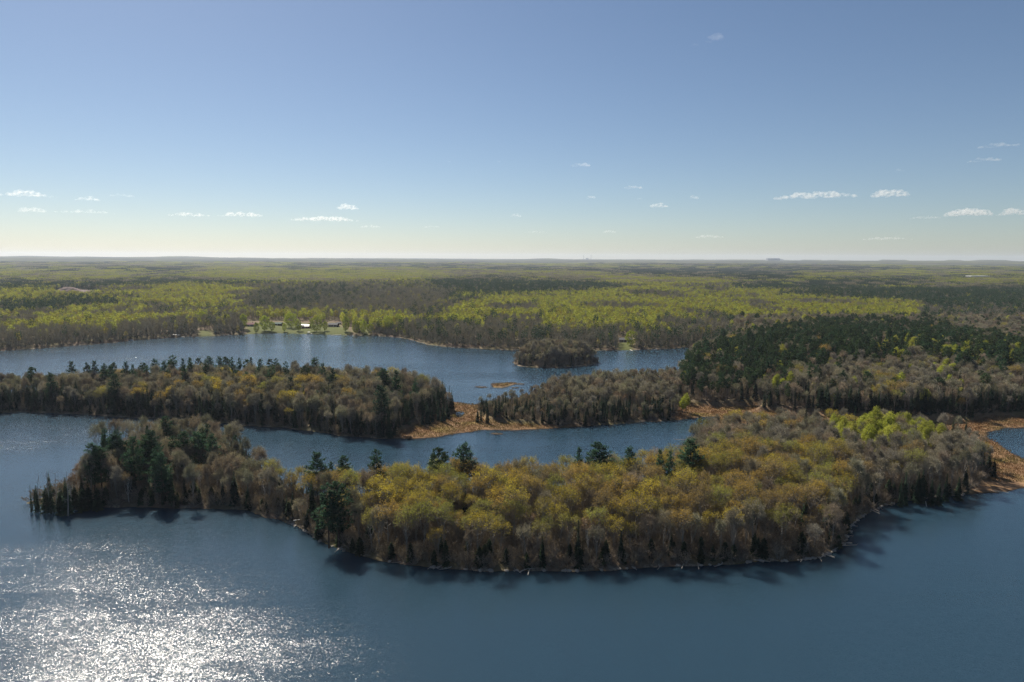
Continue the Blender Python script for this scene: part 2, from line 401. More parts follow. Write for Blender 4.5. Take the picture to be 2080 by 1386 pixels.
# ------------------------------------------------------------------ water
def water_material():
    m, t, N, L = mat('lake_water')
    geo = N('ShaderNodeNewGeometry')
    def nz(scale, det, rough=0.5, stretch=(1, 1, 1), rot=0.0):
        mp = N('ShaderNodeMapping'); mp.inputs['Scale'].default_value = stretch; mp.inputs['Rotation'].default_value = (0, 0, rot)
        L(geo.outputs['Position'], mp.inputs['Vector'])
        n = N('ShaderNodeTexNoise'); n.inputs['Scale'].default_value = scale; n.inputs['Detail'].default_value = det
        n.inputs['Roughness'].default_value = rough
        L(mp.outputs[0], n.inputs['Vector']); return n
    def centred(n, k):
        s = N('ShaderNodeVectorMath', operation='SUBTRACT'); L(n.outputs['Color'], s.inputs[0]); s.inputs[1].default_value = (.5, .5, .5)
        q = N('ShaderNodeVectorMath', operation='SCALE'); L(s.outputs[0], q.inputs[0]); q.inputs['Scale'].default_value = k
        return q.outputs[0]
    w1 = centred(nz(1.9, 2, .55, (1, 1.5, 1), R(20)), WAVE[0])
    w2 = centred(nz(8.0, 1, .6, (1, 1.3, 1), R(20)), WAVE[1])
    w3 = centred(nz(0.42, 2, .5, (1, 1.8, 1), R(15)), .16)
    a0 = N('ShaderNodeVectorMath', operation='ADD'); L(w1, a0.inputs[0]); L(w2, a0.inputs[1])
    ad = N('ShaderNodeVectorMath', operation='ADD'); L(a0.outputs[0], ad.inputs[0]); L(w3, ad.inputs[1])
    # gusts: broad patches of rougher and smoother water
    g = nz(0.012, 4, .55, (.6, 1.4, 1), R(-18))
    gs = N('ShaderNodeMapRange'); gs.inputs[1].default_value = .36; gs.inputs[2].default_value = .62
    gs.inputs[3].default_value = 0.5; gs.inputs[4].default_value = 1.25; L(g.outputs[0], gs.inputs[0])
    sk = nz(0.016, 3, .5, (.35, 1.5, 1), R(12)); sa_ = N('ShaderNodeMath', operation='SUBTRACT'); L(sk.outputs[0], sa_.inputs[0]); sa_.inputs[1].default_value = .5
    sb_ = N('ShaderNodeMath', operation='ABSOLUTE'); L(sa_.outputs[0], sb_.inputs[0]); sm_ = N('ShaderNodeMapRange'); sm_.inputs[1].default_value = .004; sm_.inputs[2].default_value = .03; sm_.inputs[3].default_value = .78; L(sb_.outputs[0], sm_.inputs[0])
    g2 = N('ShaderNodeMath', operation='MULTIPLY'); L(gs.outputs[0], g2.inputs[0]); L(sm_.outputs[0], g2.inputs[1])
    lee = N('ShaderNodeAttribute', attribute_name='open')
    lm_ = N('ShaderNodeMath', operation='MULTIPLY'); L(g2.outputs[0], lm_.inputs[0]); L(lee.outputs['Fac'], lm_.inputs[1])
    sc = N('ShaderNodeVectorMath', operation='SCALE'); L(ad.outputs[0], sc.inputs[0]); L(lm_.outputs[0], sc.inputs['Scale'])
    fl = N('ShaderNodeVectorMath', operation='MULTIPLY'); L(sc.outputs[0], fl.inputs[0]); fl.inputs[1].default_value = (1, 1, 0)
    up = N('ShaderNodeVectorMath', operation='ADD'); L(fl.outputs[0], up.inputs[0]); up.inputs[1].default_value = (0, 0, 1)
    nn = N('ShaderNodeVectorMath', operation='NORMALIZE'); L(up.outputs[0], nn.inputs[0])
    bs = N('ShaderNodeBsdfPrincipled', Roughness=0.155, IOR=1.33)
    bs.inputs['Subsurface Weight'].default_value = 1.0; bs.inputs['Subsurface Radius'].default_value = (1, 1, 1); bs.inputs['Subsurface Scale'].default_value = 45.0
    bs.inputs['Base Color'].default_value = (0.016, 0.040, 0.063, 1)
    L(nn.outputs[0], bs.inputs['Normal'])
    o = N('ShaderNodeOutputMaterial'); L(bs.outputs[0], o.inputs[0])
    return m
WAVE = (0.42, 0.80)
M_WATER = water_material()
_X, _Y = np.meshgrid(np.arange(-1800, 1801, 15.0), np.arange(-510, 1300, 15.0)); _wp = np.stack([_X.ravel(), _Y.ravel()], 1)
_sh = -shore(_wp); _nx = _X.shape[1]; _i = np.arange(_X.shape[0] - 1)[:, None] * _nx; _j = np.arange(_nx - 1)[None]
# water in the lee of the woods lies calmer
obj('lake_water', mesh_np('lake_water', np.column_stack([_wp, np.zeros(len(_wp))]), [np.stack([_i + _j, _i + _j + 1, _i + _j + 1 + _nx, _i + _j + _nx], -1).reshape(-1, 4)], [M_WATER], None, False,
                          {'open': .55 + .45 * smooth(2, 30 + 45 * noise(_wp[:, 0] / 60, _wp[:, 1] / 60, 90), _sh)}), kind='structure')

# ------------------------------------------------------------------ tree builders: each returns (trunk MB, crown MB) one metre = one unit
def curve(a, b, bend, n=4):
    t = np.linspace(0, 1, n)[:, None]
    return a * (1 - t) + b * t + np.sin(t * math.pi) * bend

def hardwood(seed, H=18.0, rad=4.3, base=0.36, buds=3, limbs=8, tip=5, twigs=7, narrow=1.0, spray=1.35, leaf=.235, sides=6):
    g = np.random.default_rng(seed); T, K = MB(), MB()
    top = np.array([g.normal() * .5, g.normal() * .5, H * .72])
    tr = curve(np.zeros(3), top, np.array([g.normal() * .35, g.normal() * .35, 0]), 7)
    T.tube(tr, np.linspace(H * .0125, H * .005, 7), sides, 0)
    cz, rz = H * (1 + base) / 2, H * (1 - base) / 2
    bp, bd = [], []
    for k in range(limbs + 1):
        az = k * 2.399 + g.uniform(-.4, .4)
        f = .35 + .5 * k / limbs
        st = tr[0] * (1 - f) + tr[-1] * f + (np.interp(f, np.linspace(0, 1, 7), tr[:, 0]) - (tr[0] * (1 - f) + tr[-1] * f)[0]) * np.array([1, 0, 0])
        el = g.uniform(.0, .75) if k < limbs else 1.3
        e = np.array([math.cos(az) * math.cos(el) * rad * .62, math.sin(az) * math.cos(el) * rad * .62, cz + math.sin(el) * rz * .62 - .12 * rz])
        e += g.normal(size=3) * .35
        T.tube(curve(st, e, np.array([math.cos(az) * .3, math.sin(az) * .3, -.5]), 4), np.linspace(H * .0055, .035, 4), 4, 0)
        for q in range(tip):
            d = rdir(g, 1)[0]; d[2] = abs(d[2]) * .9 + .12
            d = d / np.linalg.norm(d)
            o = (e - np.array([0, 0, cz])) / np.array([rad, rad, rz]); d = d * .75 + o * 1.1; d /= np.linalg.norm(d)
            tp = np.array([d[0] * rad, d[1] * rad, cz + d[2] * rz]) * g.uniform(.86, 1.02) + np.array([0, 0, .0])
            T.tube(curve(e, tp, g.normal(size=3) * .25, 3), np.linspace(.045, .015, 3), 3, 0)
            for u in (.45, .75, 1.0):
                bp.append(e * (1 - u) + tp * u); bd.append(d)
    bp, bd = np.array(bp), np.array(bd)
    n = len(bp)
    P0 = np.repeat(bp, twigs, 0); D = np.repeat(bd, twigs, 0) * .8 + g.normal(size=(n * twigs, 3)) * .6; D[:, 2] += .25
    D /= np.linalg.norm(D, axis=1)[:, None]
    Ls = g.uniform(.6, 1.25, len(P0)) * spray
    K.cards(P0 + D * Ls[:, None] / 2, D, rdir(g, len(P0)), Ls, .045, 0, False)
    if buds:
        up = (P0[:, 2] - H * base) / (H * (1 - base)); kp = g.random(len(P0)) < np.clip(.06 + 1.25 * (up - .38), .04, .95)
        Q = np.repeat((P0 + D * Ls[:, None] * .9)[kp], buds + 1, 0); Q = Q + g.normal(size=Q.shape) * .28
        K.cards(Q, rdir(g, len(Q)), rdir(g, len(Q)), g.uniform(.7, 1.4, len(Q)) * leaf, g.uniform(.6, 1.0, len(Q)) * leaf, 1)
    return T, K

def white_pine(seed, H=24.0, rad=5.2, low=.28, ragged=.25, full=1.0):
    g = np.random.default_rng(seed); T, K = MB(), MB()
    tr = curve(np.zeros(3), np.array([g.normal() * .3, g.normal() * .3, H]), np.array([g.normal() * .2, g.normal() * .2, 0]), 6)
    T.tube(tr, np.linspace(H * .014, .03, 6), 6, 0)
    z = H * low; az = 0; c, d, l = [], [], []
    while z < H - .4:
        f = (z - H * low) / (H * (1 - low))
        prof = rad * (min(1, .6 + f * 1.4) if f < .3 else (1.03 - f) / .73) ** .62
        for k in range(5):
            az += 1.2566 + g.uniform(-.3, .3)
            if g.random() < ragged: continue
            r = max(.5, prof * g.uniform(.6, 1.18) * full); up = .08 + .5 * f + g.uniform(-.08, .12)
            a = np.array([math.cos(az), math.sin(az), 0])
            st = np.array([np.interp(z, tr[:, 2], tr[:, 0]), np.interp(z, tr[:, 2], tr[:, 1]), z])
            e = st + a * r + np.array([0, 0, r * up])
            T.tube(curve(st, e, np.array([0, 0, -.06 * r]), 3), np.linspace(.05, .015, 3), 3, 0)
            m = max(3, int(r * 3.2)); u = g.uniform(.25, 1.02, m)[:, None]
            side = np.array([-a[1], a[0], 0])
            cc = st * (1 - u) + e * u + side * g.normal(size=(m, 1)) * .26 * r * (.35 + .5 * u) + np.array([0, 0, .1])
            for q in range(7):
                dd = a * .6 + side * g.normal() * .8 + np.array([0, 0, g.uniform(.0, .8)]); 
                c.append(cc + g.normal(size=cc.shape) * .22); d.append(np.repeat(dd[None], m, 0)); l.append(g.uniform(.55, 1.05, m))
        z += g.uniform(.7, 1.15)
    c, d, l = np.concatenate(c), np.concatenate(d), np.concatenate(l)
    K.cards(c, d + g.normal(size=d.shape) * .3, rdir(g, len(c)) * .6 + [0, 0, 1], l, l * .36, 0)
    return T, K

def red_pine(seed, H=20.0, rad=3.0, low=.5):
    g = np.random.default_rng(seed); T, K = MB(), MB()
    tr = curve(np.zeros(3), np.array([g.normal() * .4, g.normal() * .4, H * .97]), np.array([g.normal() * .25, g.normal() * .25, 0]), 6)
    T.tube(tr, np.linspace(H * .013, .04, 6), 6, 0)
    cz, rz = H * (1 + low) / 2, H * (1 - low) / 2
    c = []
    for k in range(52):
        d = rdir(g, 1)[0]; s = g.uniform(.7, 1.05)
        e = np.array([d[0] * rad * s, d[1] * rad * s, cz + d[2] * rz * s])
        zz = min(H * .95, e[2] - .25 * math.hypot(e[0], e[1]))
        st = np.array([np.interp(zz, tr[:, 2], tr[:, 0]), np.interp(zz, tr[:, 2], tr[:, 1]), zz])
        T.tube(curve(st, e, np.array([0, 0, -.15]), 3), np.linspace(.05, .02, 3), 3, 0)
        for q in range(6):
            c.append(e + (st - e) * g.uniform(0, .45) + g.normal(size=3) * .28)
    c = np.repeat(np.array(c), 9, 0); c = c + g.normal(size=c.shape) * .2
    d = rdir(g, len(c)); d[:, 2] += .5
    l = g.uniform(.4, .75, len(c))
    K.cards(c, d, rdir(g, len(c)), l, l * .42, 0)
    return T, K

def spruce(seed, H=13.0, rad=1.9, low=.06, gap=.42, pw=.9):
    g = np.random.default_rng(seed); T, K = MB(), MB()
    T.tube([(0, 0, 0), (0, 0, H * .5), (0, 0, H)], [H * .011, H * .007, .02], 5, 0)
    z = H * low; az = 0; c, d, n, l, wd = [], [], [], [], []
    while z < H:
        f = (z - H * low) / (H * (1 - low)); r = max(.18, rad * (1 - f) ** pw)
        k = 7 if r > .6 else 4
        for q in range(k):
            az += 2 * math.pi / k + g.uniform(-.35, .35)
            rr = r * g.uniform(.68, 1.15); a = np.array([math.cos(az), math.sin(az), 0]); side = np.array([-a[1], a[0], 0])
            dr = -.28 + .5 * f
            for u, sd in ((.35, 0), (.75, 0), (.6, .35), (.6, -.35)):
                c.append(np.array([0, 0, z]) + a * rr * u + np.array([0, 0, rr * u * dr]) + g.normal(size=3) * .06)
                d.append(a + side * sd * 2 + np.array([0, 0, dr])); n.append([g.normal() * .5, g.normal() * .5, 1])
                l.append(rr * .62 + .12); wd.append(rr * .34 + .1)
        z += gap * (1 - .45 * f)
    K.cards(np.array(c), np.array(d), np.array(n), np.array(l), np.array(wd), 0)
    K.cards([[0, 0, H - .1]], [[0, 0, 1]], [[1, 0, 0]], .9, .2, 0)
    return T, K

def leafy(seed, H=16.0, rad=2.7, low=.35, clumps=300, per=12, leaf=.34, stem=True, hollow=.55, pw=1.0):
    """Aspen, willow and other trees already in small leaf: leaf clumps on limbs."""
    g = np.random.default_rng(seed); T, K = MB(), MB()
    tr = curve(np.zeros(3), np.array([g.normal() * .4, g.normal() * .4, H * .93]), np.array([g.normal() * .3, g.normal() * .3, 0]), 6)
    T.tube(tr, np.linspace(H * .0105, .03, 6), 6, 0)
    cz, rz = H * (1 + low) / 2, H * (1 - low) / 2
    d = rdir(g, clumps); s = g.uniform(hollow, 1.0, clumps) * (1 + .16 * np.sin(d[:, 0] * 5 + seed) * np.cos(d[:, 1] * 4) + .1 * np.sin(d[:, 2] * 9 + seed))
    taper = np.where(d[:, 2] > 0, 1 - .35 * d[:, 2] ** 2 * pw, 1)
    c = np.column_stack([d[:, 0] * rad * s * taper, d[:, 1] * rad * s * taper, cz + d[:, 2] * rz * s])
    for k in range(0, clumps, max(1, clumps // 34)):
        e = c[k]; zz = max(H * low * .7, e[2] - .7 * math.hypot(e[0], e[1]))
        st = np.array([np.interp(zz, tr[:, 2], tr[:, 0]), np.interp(zz, tr[:, 2], tr[:, 1]), zz])
        T.tube(curve(st, e, np.array([0, 0, .1]), 3), np.linspace(.06, .015, 3), 3, 0)
    q = np.repeat(c, per, 0); q = q + g.normal(size=q.shape) * .32
    K.cards(q, rdir(g, len(q)), rdir(g, len(q)), g.uniform(.7, 1.4, len(q)) * leaf, g.uniform(.6, 1, len(q)) * leaf, 0)
    return T, K

def shrub(seed, H=3.2, rad=2.0, stems=16, twigs=16):
    g = np.random.default_rng(seed); T, K = MB(), MB(); P0, D = [], []
    for k in range(stems):
        az = g.uniform(0, 6.28); r = rad * math.sqrt(g.random())
        e = np.array([math.cos(az) * r, math.sin(az) * r, H * (1.05 - .45 * (r / rad) ** 2) * g.uniform(.7, 1)])
        T.tube(curve(e * [.25, .25, 0], e, np.array([0, 0, -.1]), 3), np.linspace(.04, .015, 3), 3, 0)
        for u in (.45, .7, .95):
            P0.append(e * u + e * [.25, .25, 0] * (1 - u)); D.append(e / np.linalg.norm(e))
    P0 = np.repeat(np.array(P0), twigs // 2, 0); D = np.repeat(np.array(D), twigs // 2, 0) + g.normal(size=P0.shape) * .55
    D /= np.linalg.norm(D, axis=1)[:, None]; L_ = g.uniform(.4, .9, len(P0))
    K.cards(P0 + D * L_[:, None] / 2, D, rdir(g, len(P0)), L_, .055, 0, False)
    return T, K

def snag(seed, H=13.0):
    g = np.random.default_rng(seed); T, K = MB(), MB()
    tr = curve(np.zeros(3), np.array([g.normal() * .5, g.normal() * .5, H]), np.array([g.normal() * .3, g.normal() * .3, 0]), 6)
    T.tube(tr, np.linspace(.17, .03, 6), 6, 0)
    for k in range(14):
        f = g.uniform(.3, .98); st = np.array([np.interp(f * H, tr[:, 2], tr[:, i]) for i in (0, 1)] + [f * H]); az = g.uniform(0, 6.28)
        e = st + np.array([math.cos(az), math.sin(az), g.uniform(-.1, .7)]) * (1.15 - f) * g.uniform(1, 2.6)
        K.tube(curve(st, e, g.normal(size=3) * .12, 3), np.linspace(.05, .015, 3), 3, 0)
        for q in range(2):
            a = st * .4 + e * .6; K.tube(curve(a, a + g.normal(size=3) * .55 + [0, 0, .2], g.normal(size=3) * .05, 2), [.025, .012], 3, 0)
    return T, K

def far_tree(seed, kind):
    """The same trees where one pixel spans a metre and more."""
    g = np.random.default_rng(seed); K = MB()
    if kind == 'conifer':
        H, r0 = 15.0, 2.2
        K.tube([(0, 0, 0), (0, 0, H * .9)], [.16, .05], 3, 1)
        f = g.random(54) ** 1.3; az = g.uniform(0, 6.28, 54); r = r0 * (1 - f) * g.uniform(.4, 1.05, 54) + .1
        c = np.column_stack([np.cos(az) * r, np.sin(az) * r, 1.2 + f * (H - 1.2)])
        d = np.column_stack([np.cos(az), np.sin(az), np.full(54, -.25)])
        K.cards(c, d, np.array([0, 0, 1.0]) + g.normal(size=(54, 3)) * .5, 1.9 - f, 1.25 - .8 * f, 0)
    elif kind == 'pine':
        H = 19.0; K.tube([(0, 0, 0), (0, 0, H * .9)], [.2, .06], 3, 1)
        d = rdir(g, 80); c = np.column_stack([d[:, 0] * 2.9, d[:, 1] * 2.9, 14 + d[:, 2] * 4.8]) * g.uniform(.85, 1.05, 80)[:, None]
        K.cards(c, rdir(g, 80), rdir(g, 80), g.uniform(1.0, 1.9, 80), g.uniform(.7, 1.2, 80), 0)
    elif kind == 'bare':
        H = 15.0
        for q in range(3): K.tube([(0, 0, 0), (g.normal() * .8, g.normal() * .8, H * .8)], [.14, .05], 3, 1)
        d = rdir(g, 150); s = g.uniform(.35, 1.0, 150)
        c = np.column_stack([d[:, 0] * 3.1 * s, d[:, 1] * 3.1 * s, 10.2 + d[:, 2] * 5.0 * s])
        dd = d * .5 + [0, 0, .8] + g.normal(size=(150, 3)) * .3
        K.cards(c, dd, rdir(g, 150), g.uniform(1.5, 2.8, 150), g.uniform(.16, .34, 150), 0)
    else:
        H = 16.0; K.tube([(0, 0, 0), (0, 0, H * .8)], [.15, .05], 3, 1)
        d = rdir(g, 150); s = g.uniform(.55, 1.0, 150)
        c = np.column_stack([d[:, 0] * 2.9 * s, d[:, 1] * 2.9 * s, 10.6 + d[:, 2] * 5.4 * s])
        K.cards(c, rdir(g, 150), rdir(g, 150), g.uniform(.7, 1.5, 150), g.uniform(.5, 1.0, 150), 0)
    return MB(), K

def far_stand(seed, kind, size, spacing, H=15.0):
    """A stand of many tree tops for the woods beyond two kilometres."""
    g = np.random.default_rng(seed); K = MB()
    n = int(size / spacing); gx, gy = np.meshgrid(np.arange(n), np.arange(n))
    x = (gx.ravel() + g.uniform(-.2, 1.2, n * n)) * spacing - size / 2; y = (gy.ravel() + g.uniform(-.2, 1.2, n * n)) * spacing - size / 2
    hh = H * g.uniform(.72, 1.1, n * n); m = 13
    X, Y, HH = np.repeat(x, m), np.repeat(y, m), np.repeat(hh, m)
    if kind == 'conifer':
        f = g.random(len(X)); r = spacing * .38 * (1 - f) * g.uniform(.5, 1, len(X)); az = g.uniform(0, 6.28, len(X))
        c = np.column_stack([X + np.cos(az) * r, Y + np.sin(az) * r, HH * (.15 + .85 * f)]); sz = spacing * (.62 - .42 * f)
    else:
        d = rdir(g, len(X)); d[:, 2] = np.abs(d[:, 2]) * 1.2 - .35
        c = np.column_stack([X + d[:, 0] * spacing * .45, Y + d[:, 1] * spacing * .45, HH * .68 + d[:, 2] * HH * .34]); sz = np.full(len(X), spacing * .42)
    K.cards(c, rdir(g, len(c)), rdir(g, len(c)) + [0, 0, .8], sz * g.uniform(.7, 1.3, len(c)), sz * g.uniform(.6, 1, len(c)), 0)
    return MB(), K

SPEC = {   # kind: (object name, builder variants, trunk material, crown materials)
    'gold': ('budding_maple', [hardwood(11, 17.5, 4.4, .34, 3), hardwood(12, 16.5, 4.9, .38, 3), hardwood(13, 18.5, 3.9, .40, 4), hardwood(14, 17, 4.2, .36, 2)], M_BARK, [M_TWIG, M_TINT]),
    'bare': ('bare_hardwood', [hardwood(21, 16.5, 3.0, .36, 1, twigs=12, leaf=.17), hardwood(22, 17.5, 2.6, .40, 0, twigs=14), hardwood(23, 15.5, 3.4, .34, 1, twigs=12, leaf=.17), hardwood(24, 17, 2.2, .34, 0, twigs=14)], M_BARK, [M_TTWIG, M_TINT]),
    'birch': ('birch', [hardwood(31, 13, 1.9, .42, 1, limbs=6, tip=4, twigs=8, leaf=.18, spray=1.0), hardwood(32, 14, 1.7, .45, 1, limbs=6, tip=4, twigs=8, leaf=.18, spray=1.0)], M_BARKW, [M_TTWIG, M_TINT]),
    'white_pine': ('white_pine', [white_pine(41), white_pine(42, 24, 4.6, .3, .38), white_pine(43, 24, 5.0, .24, .18, 1.05), white_pine(44, 24, 3.6, .22, .2)], M_BARKP, [M_NEEDLE]),
    'red_pine': ('red_pine', [red_pine(51), red_pine(52, 20, 3.4, .55), red_pine(53, 20, 2.7, .45)], M_BARKP, [M_NEEDLE]),
    'spruce': ('spruce', [spruce(61), spruce(62, 13, 1.5), spruce(63, 13, 2.2, .04), spruce(64, 13, 1.25, .05, .4, 1.1)], M_BARKP, [M_NEEDLE]),
    'cedar': ('cedar', [spruce(71, 8, 2.0, .02, .38, .6), spruce(72, 8, 2.4, .02, .4, .55)], M_BARKP, [M_NEEDLE]),
    'aspen': ('aspen', [leafy(81), leafy(82, 16, 2.4, .3), leafy(83, 16, 3.0, .4)], M_BARKA, [M_TINT]),
    'shade': ('shade_tree', [leafy(91, 16, 7.5, .08, 420, 14, .5, hollow=.75, pw=.5), leafy(92, 16, 6.0, .1, 400, 14, .5, hollow=.75, pw=.5)], M_BARK, [M_TINT]),
    'shrub': ('shore_shrub', [shrub(101), shrub(102, 2.6, 2.4), shrub(103, 4.2, 1.8)], M_BARK, [M_TTWIG]),
    'snag': ('dead_snag', [snag(111), snag(112), snag(113)], M_DEAD, [M_DEAD]),
}
MESH = {}
PROTO = {}
def proto_collection(key, meshes):
    c = bpy.data.collections.new('source_' + key)
    for k, me in enumerate(meshes):
        c.objects.link(bpy.data.objects.new(key + '_' + 'abcdefgh'[k], me))
    return c
for key, (nm, var, mt, mk) in SPEC.items():
    MESH[key] = []; whole = []
    for T, K in var:
        MESH[key].append((T.mesh(nm + '_trunk', [mt], True), K.mesh(nm + '_crown', mk)))
        W = MB(); W.join(T); W.join(K, 1); whole.append(W.mesh(nm + '_whole', [mt] + mk))
    PROTO[key] = (proto_collection(key, whole), len(whole))
def far_proto(key, builds, m0, m1):
    PROTO[key] = (proto_collection(key, [K.mesh(key, [m0, m1]) for T, K in builds]), len(builds))
far_proto('f_gold', [far_tree(s, 'leaf') for s in (1, 2, 3)], M_TINT, M_BARK)
far_proto('f_aspen', [far_tree(s, 'leaf') for s in (4, 5, 6)], M_TINT, M_BARKA)
far_proto('f_bare', [far_tree(s, 'bare') for s in (7, 8, 9)], M_TTWIG, M_BARK)
far_proto('f_spruce', [far_tree(s, 'conifer') for s in (10, 11)], M_NEEDLE, M_BARKP)
far_proto('f_pine', [far_tree(s, 'pine') for s in (12, 13)], M_NEEDLE, M_BARKP)
far_proto('s_leaf', [far_stand(s, 'leaf', 34, 5.6) for s in (1, 2)], M_TINT, M_BARK)
far_proto('s_conifer', [far_stand(s, 'conifer', 34, 4.4) for s in (3, 4)], M_NEEDLE, M_BARK)
far_proto('l_leaf', [far_stand(s, 'leaf', 100, 9.5) for s in (5, 6)], M_TINT, M_BARK)
far_proto('l_conifer', [far_stand(s, 'conifer', 100, 9) for s in (7, 8)], M_NEEDLE, M_BARK)

# ------------------------------------------------------------------ scattered woods (what is too many to count) by geometry nodes
def scatter(name, coll, nvar, pts, scale, rot, tint, label=None, seed=0):
    n = len(pts)
    me = bpy.data.meshes.new(name); me.vertices.add(n); me.vertices.foreach_set('co', np.asarray(pts, np.float32).ravel())
    g = np.random.default_rng(seed + n)
    a = me.attributes.new('var', 'INT', 'POINT'); a.data.foreach_set('value', g.integers(0, nvar, n).astype(np.int32))
    a = me.attributes.new('size', 'FLOAT_VECTOR', 'POINT'); a.data.foreach_set('vector', np.asarray(scale, np.float32).ravel())
    a = me.attributes.new('turn', 'FLOAT_VECTOR', 'POINT'); v = np.zeros((n, 3), np.float32); v[:, 2] = rot; a.data.foreach_set('vector', v.ravel())
    a = me.attributes.new('tint', 'FLOAT_VECTOR', 'POINT'); a.data.foreach_set('vector', np.asarray(tint, np.float32).ravel())
    me.update()
    o = obj(name, me, kind='stuff')
    if label: o['label'] = label
    ng = bpy.data.node_groups.new('wood_' + name, 'GeometryNodeTree')
    ng.interface.new_socket('Geometry', in_out='INPUT', socket_type='NodeSocketGeometry')
    ng.interface.new_socket('Geometry', in_out='OUTPUT', socket_type='NodeSocketGeometry')
    nd = ng.nodes.new; gi, go = nd('NodeGroupInput'), nd('NodeGroupOutput')
    ci = nd('GeometryNodeCollectionInfo'); ci.inputs['Collection'].default_value = coll
    ci.inputs['Separate Children'].default_value = True; ci.inputs['Reset Children'].default_value = True
    ip = nd('GeometryNodeInstanceOnPoints'); ip.inputs['Pick Instance'].default_value = True
    def na(nm, ty):
        q = nd('GeometryNodeInputNamedAttribute'); q.data_type = ty; q.inputs['Name'].default_value = nm; return q.outputs[0]
    l = ng.links.new
    mp = nd('GeometryNodeMeshToPoints'); l(gi.outputs[0], mp.inputs[0])
    l(mp.outputs[0], ip.inputs['Points']); l(ci.outputs[0], ip.inputs['Instance']); l(na('var', 'INT'), ip.inputs['Instance Index'])
    er = nd('FunctionNodeEulerToRotation'); l(na('turn', 'FLOAT_VECTOR'), er.inputs[0])
    l(er.outputs[0], ip.inputs['Rotation']); l(na('size', 'FLOAT_VECTOR'), ip.inputs['Scale']); l(ip.outputs[0], go.inputs[0])
    md = o.modifiers.new('scatter', 'NODES'); md.node_group = ng
    return o

# ------------------------------------------------------------------ where each kind of tree stands
TINTS = {   # leaf, twig and needle colours, as they are
    'gold': [(0.158, 0.130, 0.024), (0.178, 0.130, 0.026), (0.130, 0.122, 0.030), (0.165, 0.112, 0.032), (0.138, 0.100, 0.046), (0.125, 0.130, 0.034), (0.215, 0.172, 0.026)],
    'bare': [(0.142, 0.130, 0.106), (0.160, 0.142, 0.110), (0.142, 0.130, 0.116), (0.158, 0.128, 0.104), (0.135, 0.130, 0.098)],
    'birch': [(0.165, 0.115, 0.085), (0.16, 0.125, 0.085)],
    'white_pine': [(0.026, 0.050, 0.030), (0.030, 0.054, 0.028), (0.024, 0.044, 0.030)],
    'red_pine': [(0.028, 0.044, 0.022), (0.022, 0.040, 0.022), (0.032, 0.046, 0.022)],
    'spruce': [(0.020, 0.034, 0.022), (0.024, 0.038, 0.022), (0.018, 0.029, 0.021)],
    'cedar': [(0.019, 0.029, 0.017), (0.024, 0.033, 0.018)],
    'aspen': [(0.17, 0.185, 0.034), (0.155, 0.165, 0.034), (0.185, 0.19, 0.042), (0.16, 0.155, 0.040)],
    'shade': [(0.16, 0.185, 0.032), (0.15, 0.165, 0.035)],
    'shrub': [(0.13, 0.105, 0.085), (0.15, 0.125, 0.10), (0.12, 0.095, 0.07)],
    'snag': [(0.3, 0.28, 0.26)],
}
for _k, _m in dict(gold=1.9, bare=1.6, birch=1.4, white_pine=1.8, red_pine=2.1, spruce=1.8, cedar=1.8, aspen=1.75, shade=1.35, shrub=1.75).items(): TINTS[_k] = [tuple(a * _m for a in c) for c in TINTS[_k]]
rng = np.random.default_rng(2024)
HALF = math.atan(1040 / 1387) + R(4)

def candidates(x0, x1, y0, y1, sp):
    gx, gy = np.meshgrid(np.arange(x0, x1, sp), np.arange(y0, y1, sp * .92))
    gx = gx + (np.arange(gx.shape[0]) % 2)[:, None] * sp / 2
    p = np.stack([gx.ravel(), gy.ravel()], 1) + rng.uniform(-.34, .34, (gx.size, 2)) * sp
    return p[np.abs(np.arctan2(p[:, 0], p[:, 1])) < HALF]

trees = []     # dictionaries: kind, x, y, z, height, width factor, tint, zone, hero label
def stand(pts, mix, zone, hs=1.0, z=None):
    """Draw a kind for each point from an (n, kinds) weight table."""
    kinds = list(mix.keys()); Wt = np.stack([np.broadcast_to(mix[k], (len(pts),)) for k in kinds], 1); Wt = Wt / Wt.sum(1)[:, None]
    u = rng.random(len(pts))[:, None]; pick = (u > np.cumsum(Wt, 1)).sum(1).clip(0, len(kinds) - 1)
    z = height(pts) if z is None else z
    for i, (p, k) in enumerate(zip(pts, pick)):
        kd = kinds[k]
        trees.append(dict(k=kd, x=p[0], y=p[1], z=z[i], s=(hs if np.isscalar(hs) else hs[i]) * ({'spruce': 1.12, 'aspen': 1.12}.get(kd, 1)) * (rng.uniform(.66, 1.14) + (.12 if rng.random() < .15 else 0)), zone=zone, c=int(rng.integers(len(TINTS[kd])))))

def pixel_of(p, z):
    v = np.column_stack([p[:, 0], p[:, 1], np.broadcast_to(z, (len(p),)) - CAM_H])
    zc = v @ _f; return np.stack([CX + F * (v @ _r) / zc, CY - F * (v @ _u) / zc], 1)

# --- the near peninsula
p = candidates(-330, 420, 190, 420, 5.2)
s = shore(p); mw = marsh_w(p); lw = lawn_w(p)
ok = (s > 1.5) & (mw < .35) & (p[:, 0] > P(205, 1000)[0]); p, s, mw = p[ok], s[ok], mw[ok]
tipw = P(545, 1000)[0]
x, y = p[:, 0], p[:, 1]
far_bank = poly(BAY_FAR)
pen_poly = np.concatenate([poly(PEN_FRONT)[:-2], poly([(2150, 915), (1985, 912), (1900, 909), (1830, 908), (1700, 902), (1560, 893), (1480, 897), (1408, 903)]), poly(PEN_BACK)])
onpen = inside(p, pen_poly); p, s, x, y = p[onpen], s[onpen], x[onpen], y[onpen]
lime = sdf(p, poly([(1692, 925), (1700, 893), (1790, 894), (1870, 902), (1905, 914), (1890, 936), (1790, 950)], 2))
left = smooth(P(590, 1030)[0], P(520, 1000)[0], x)
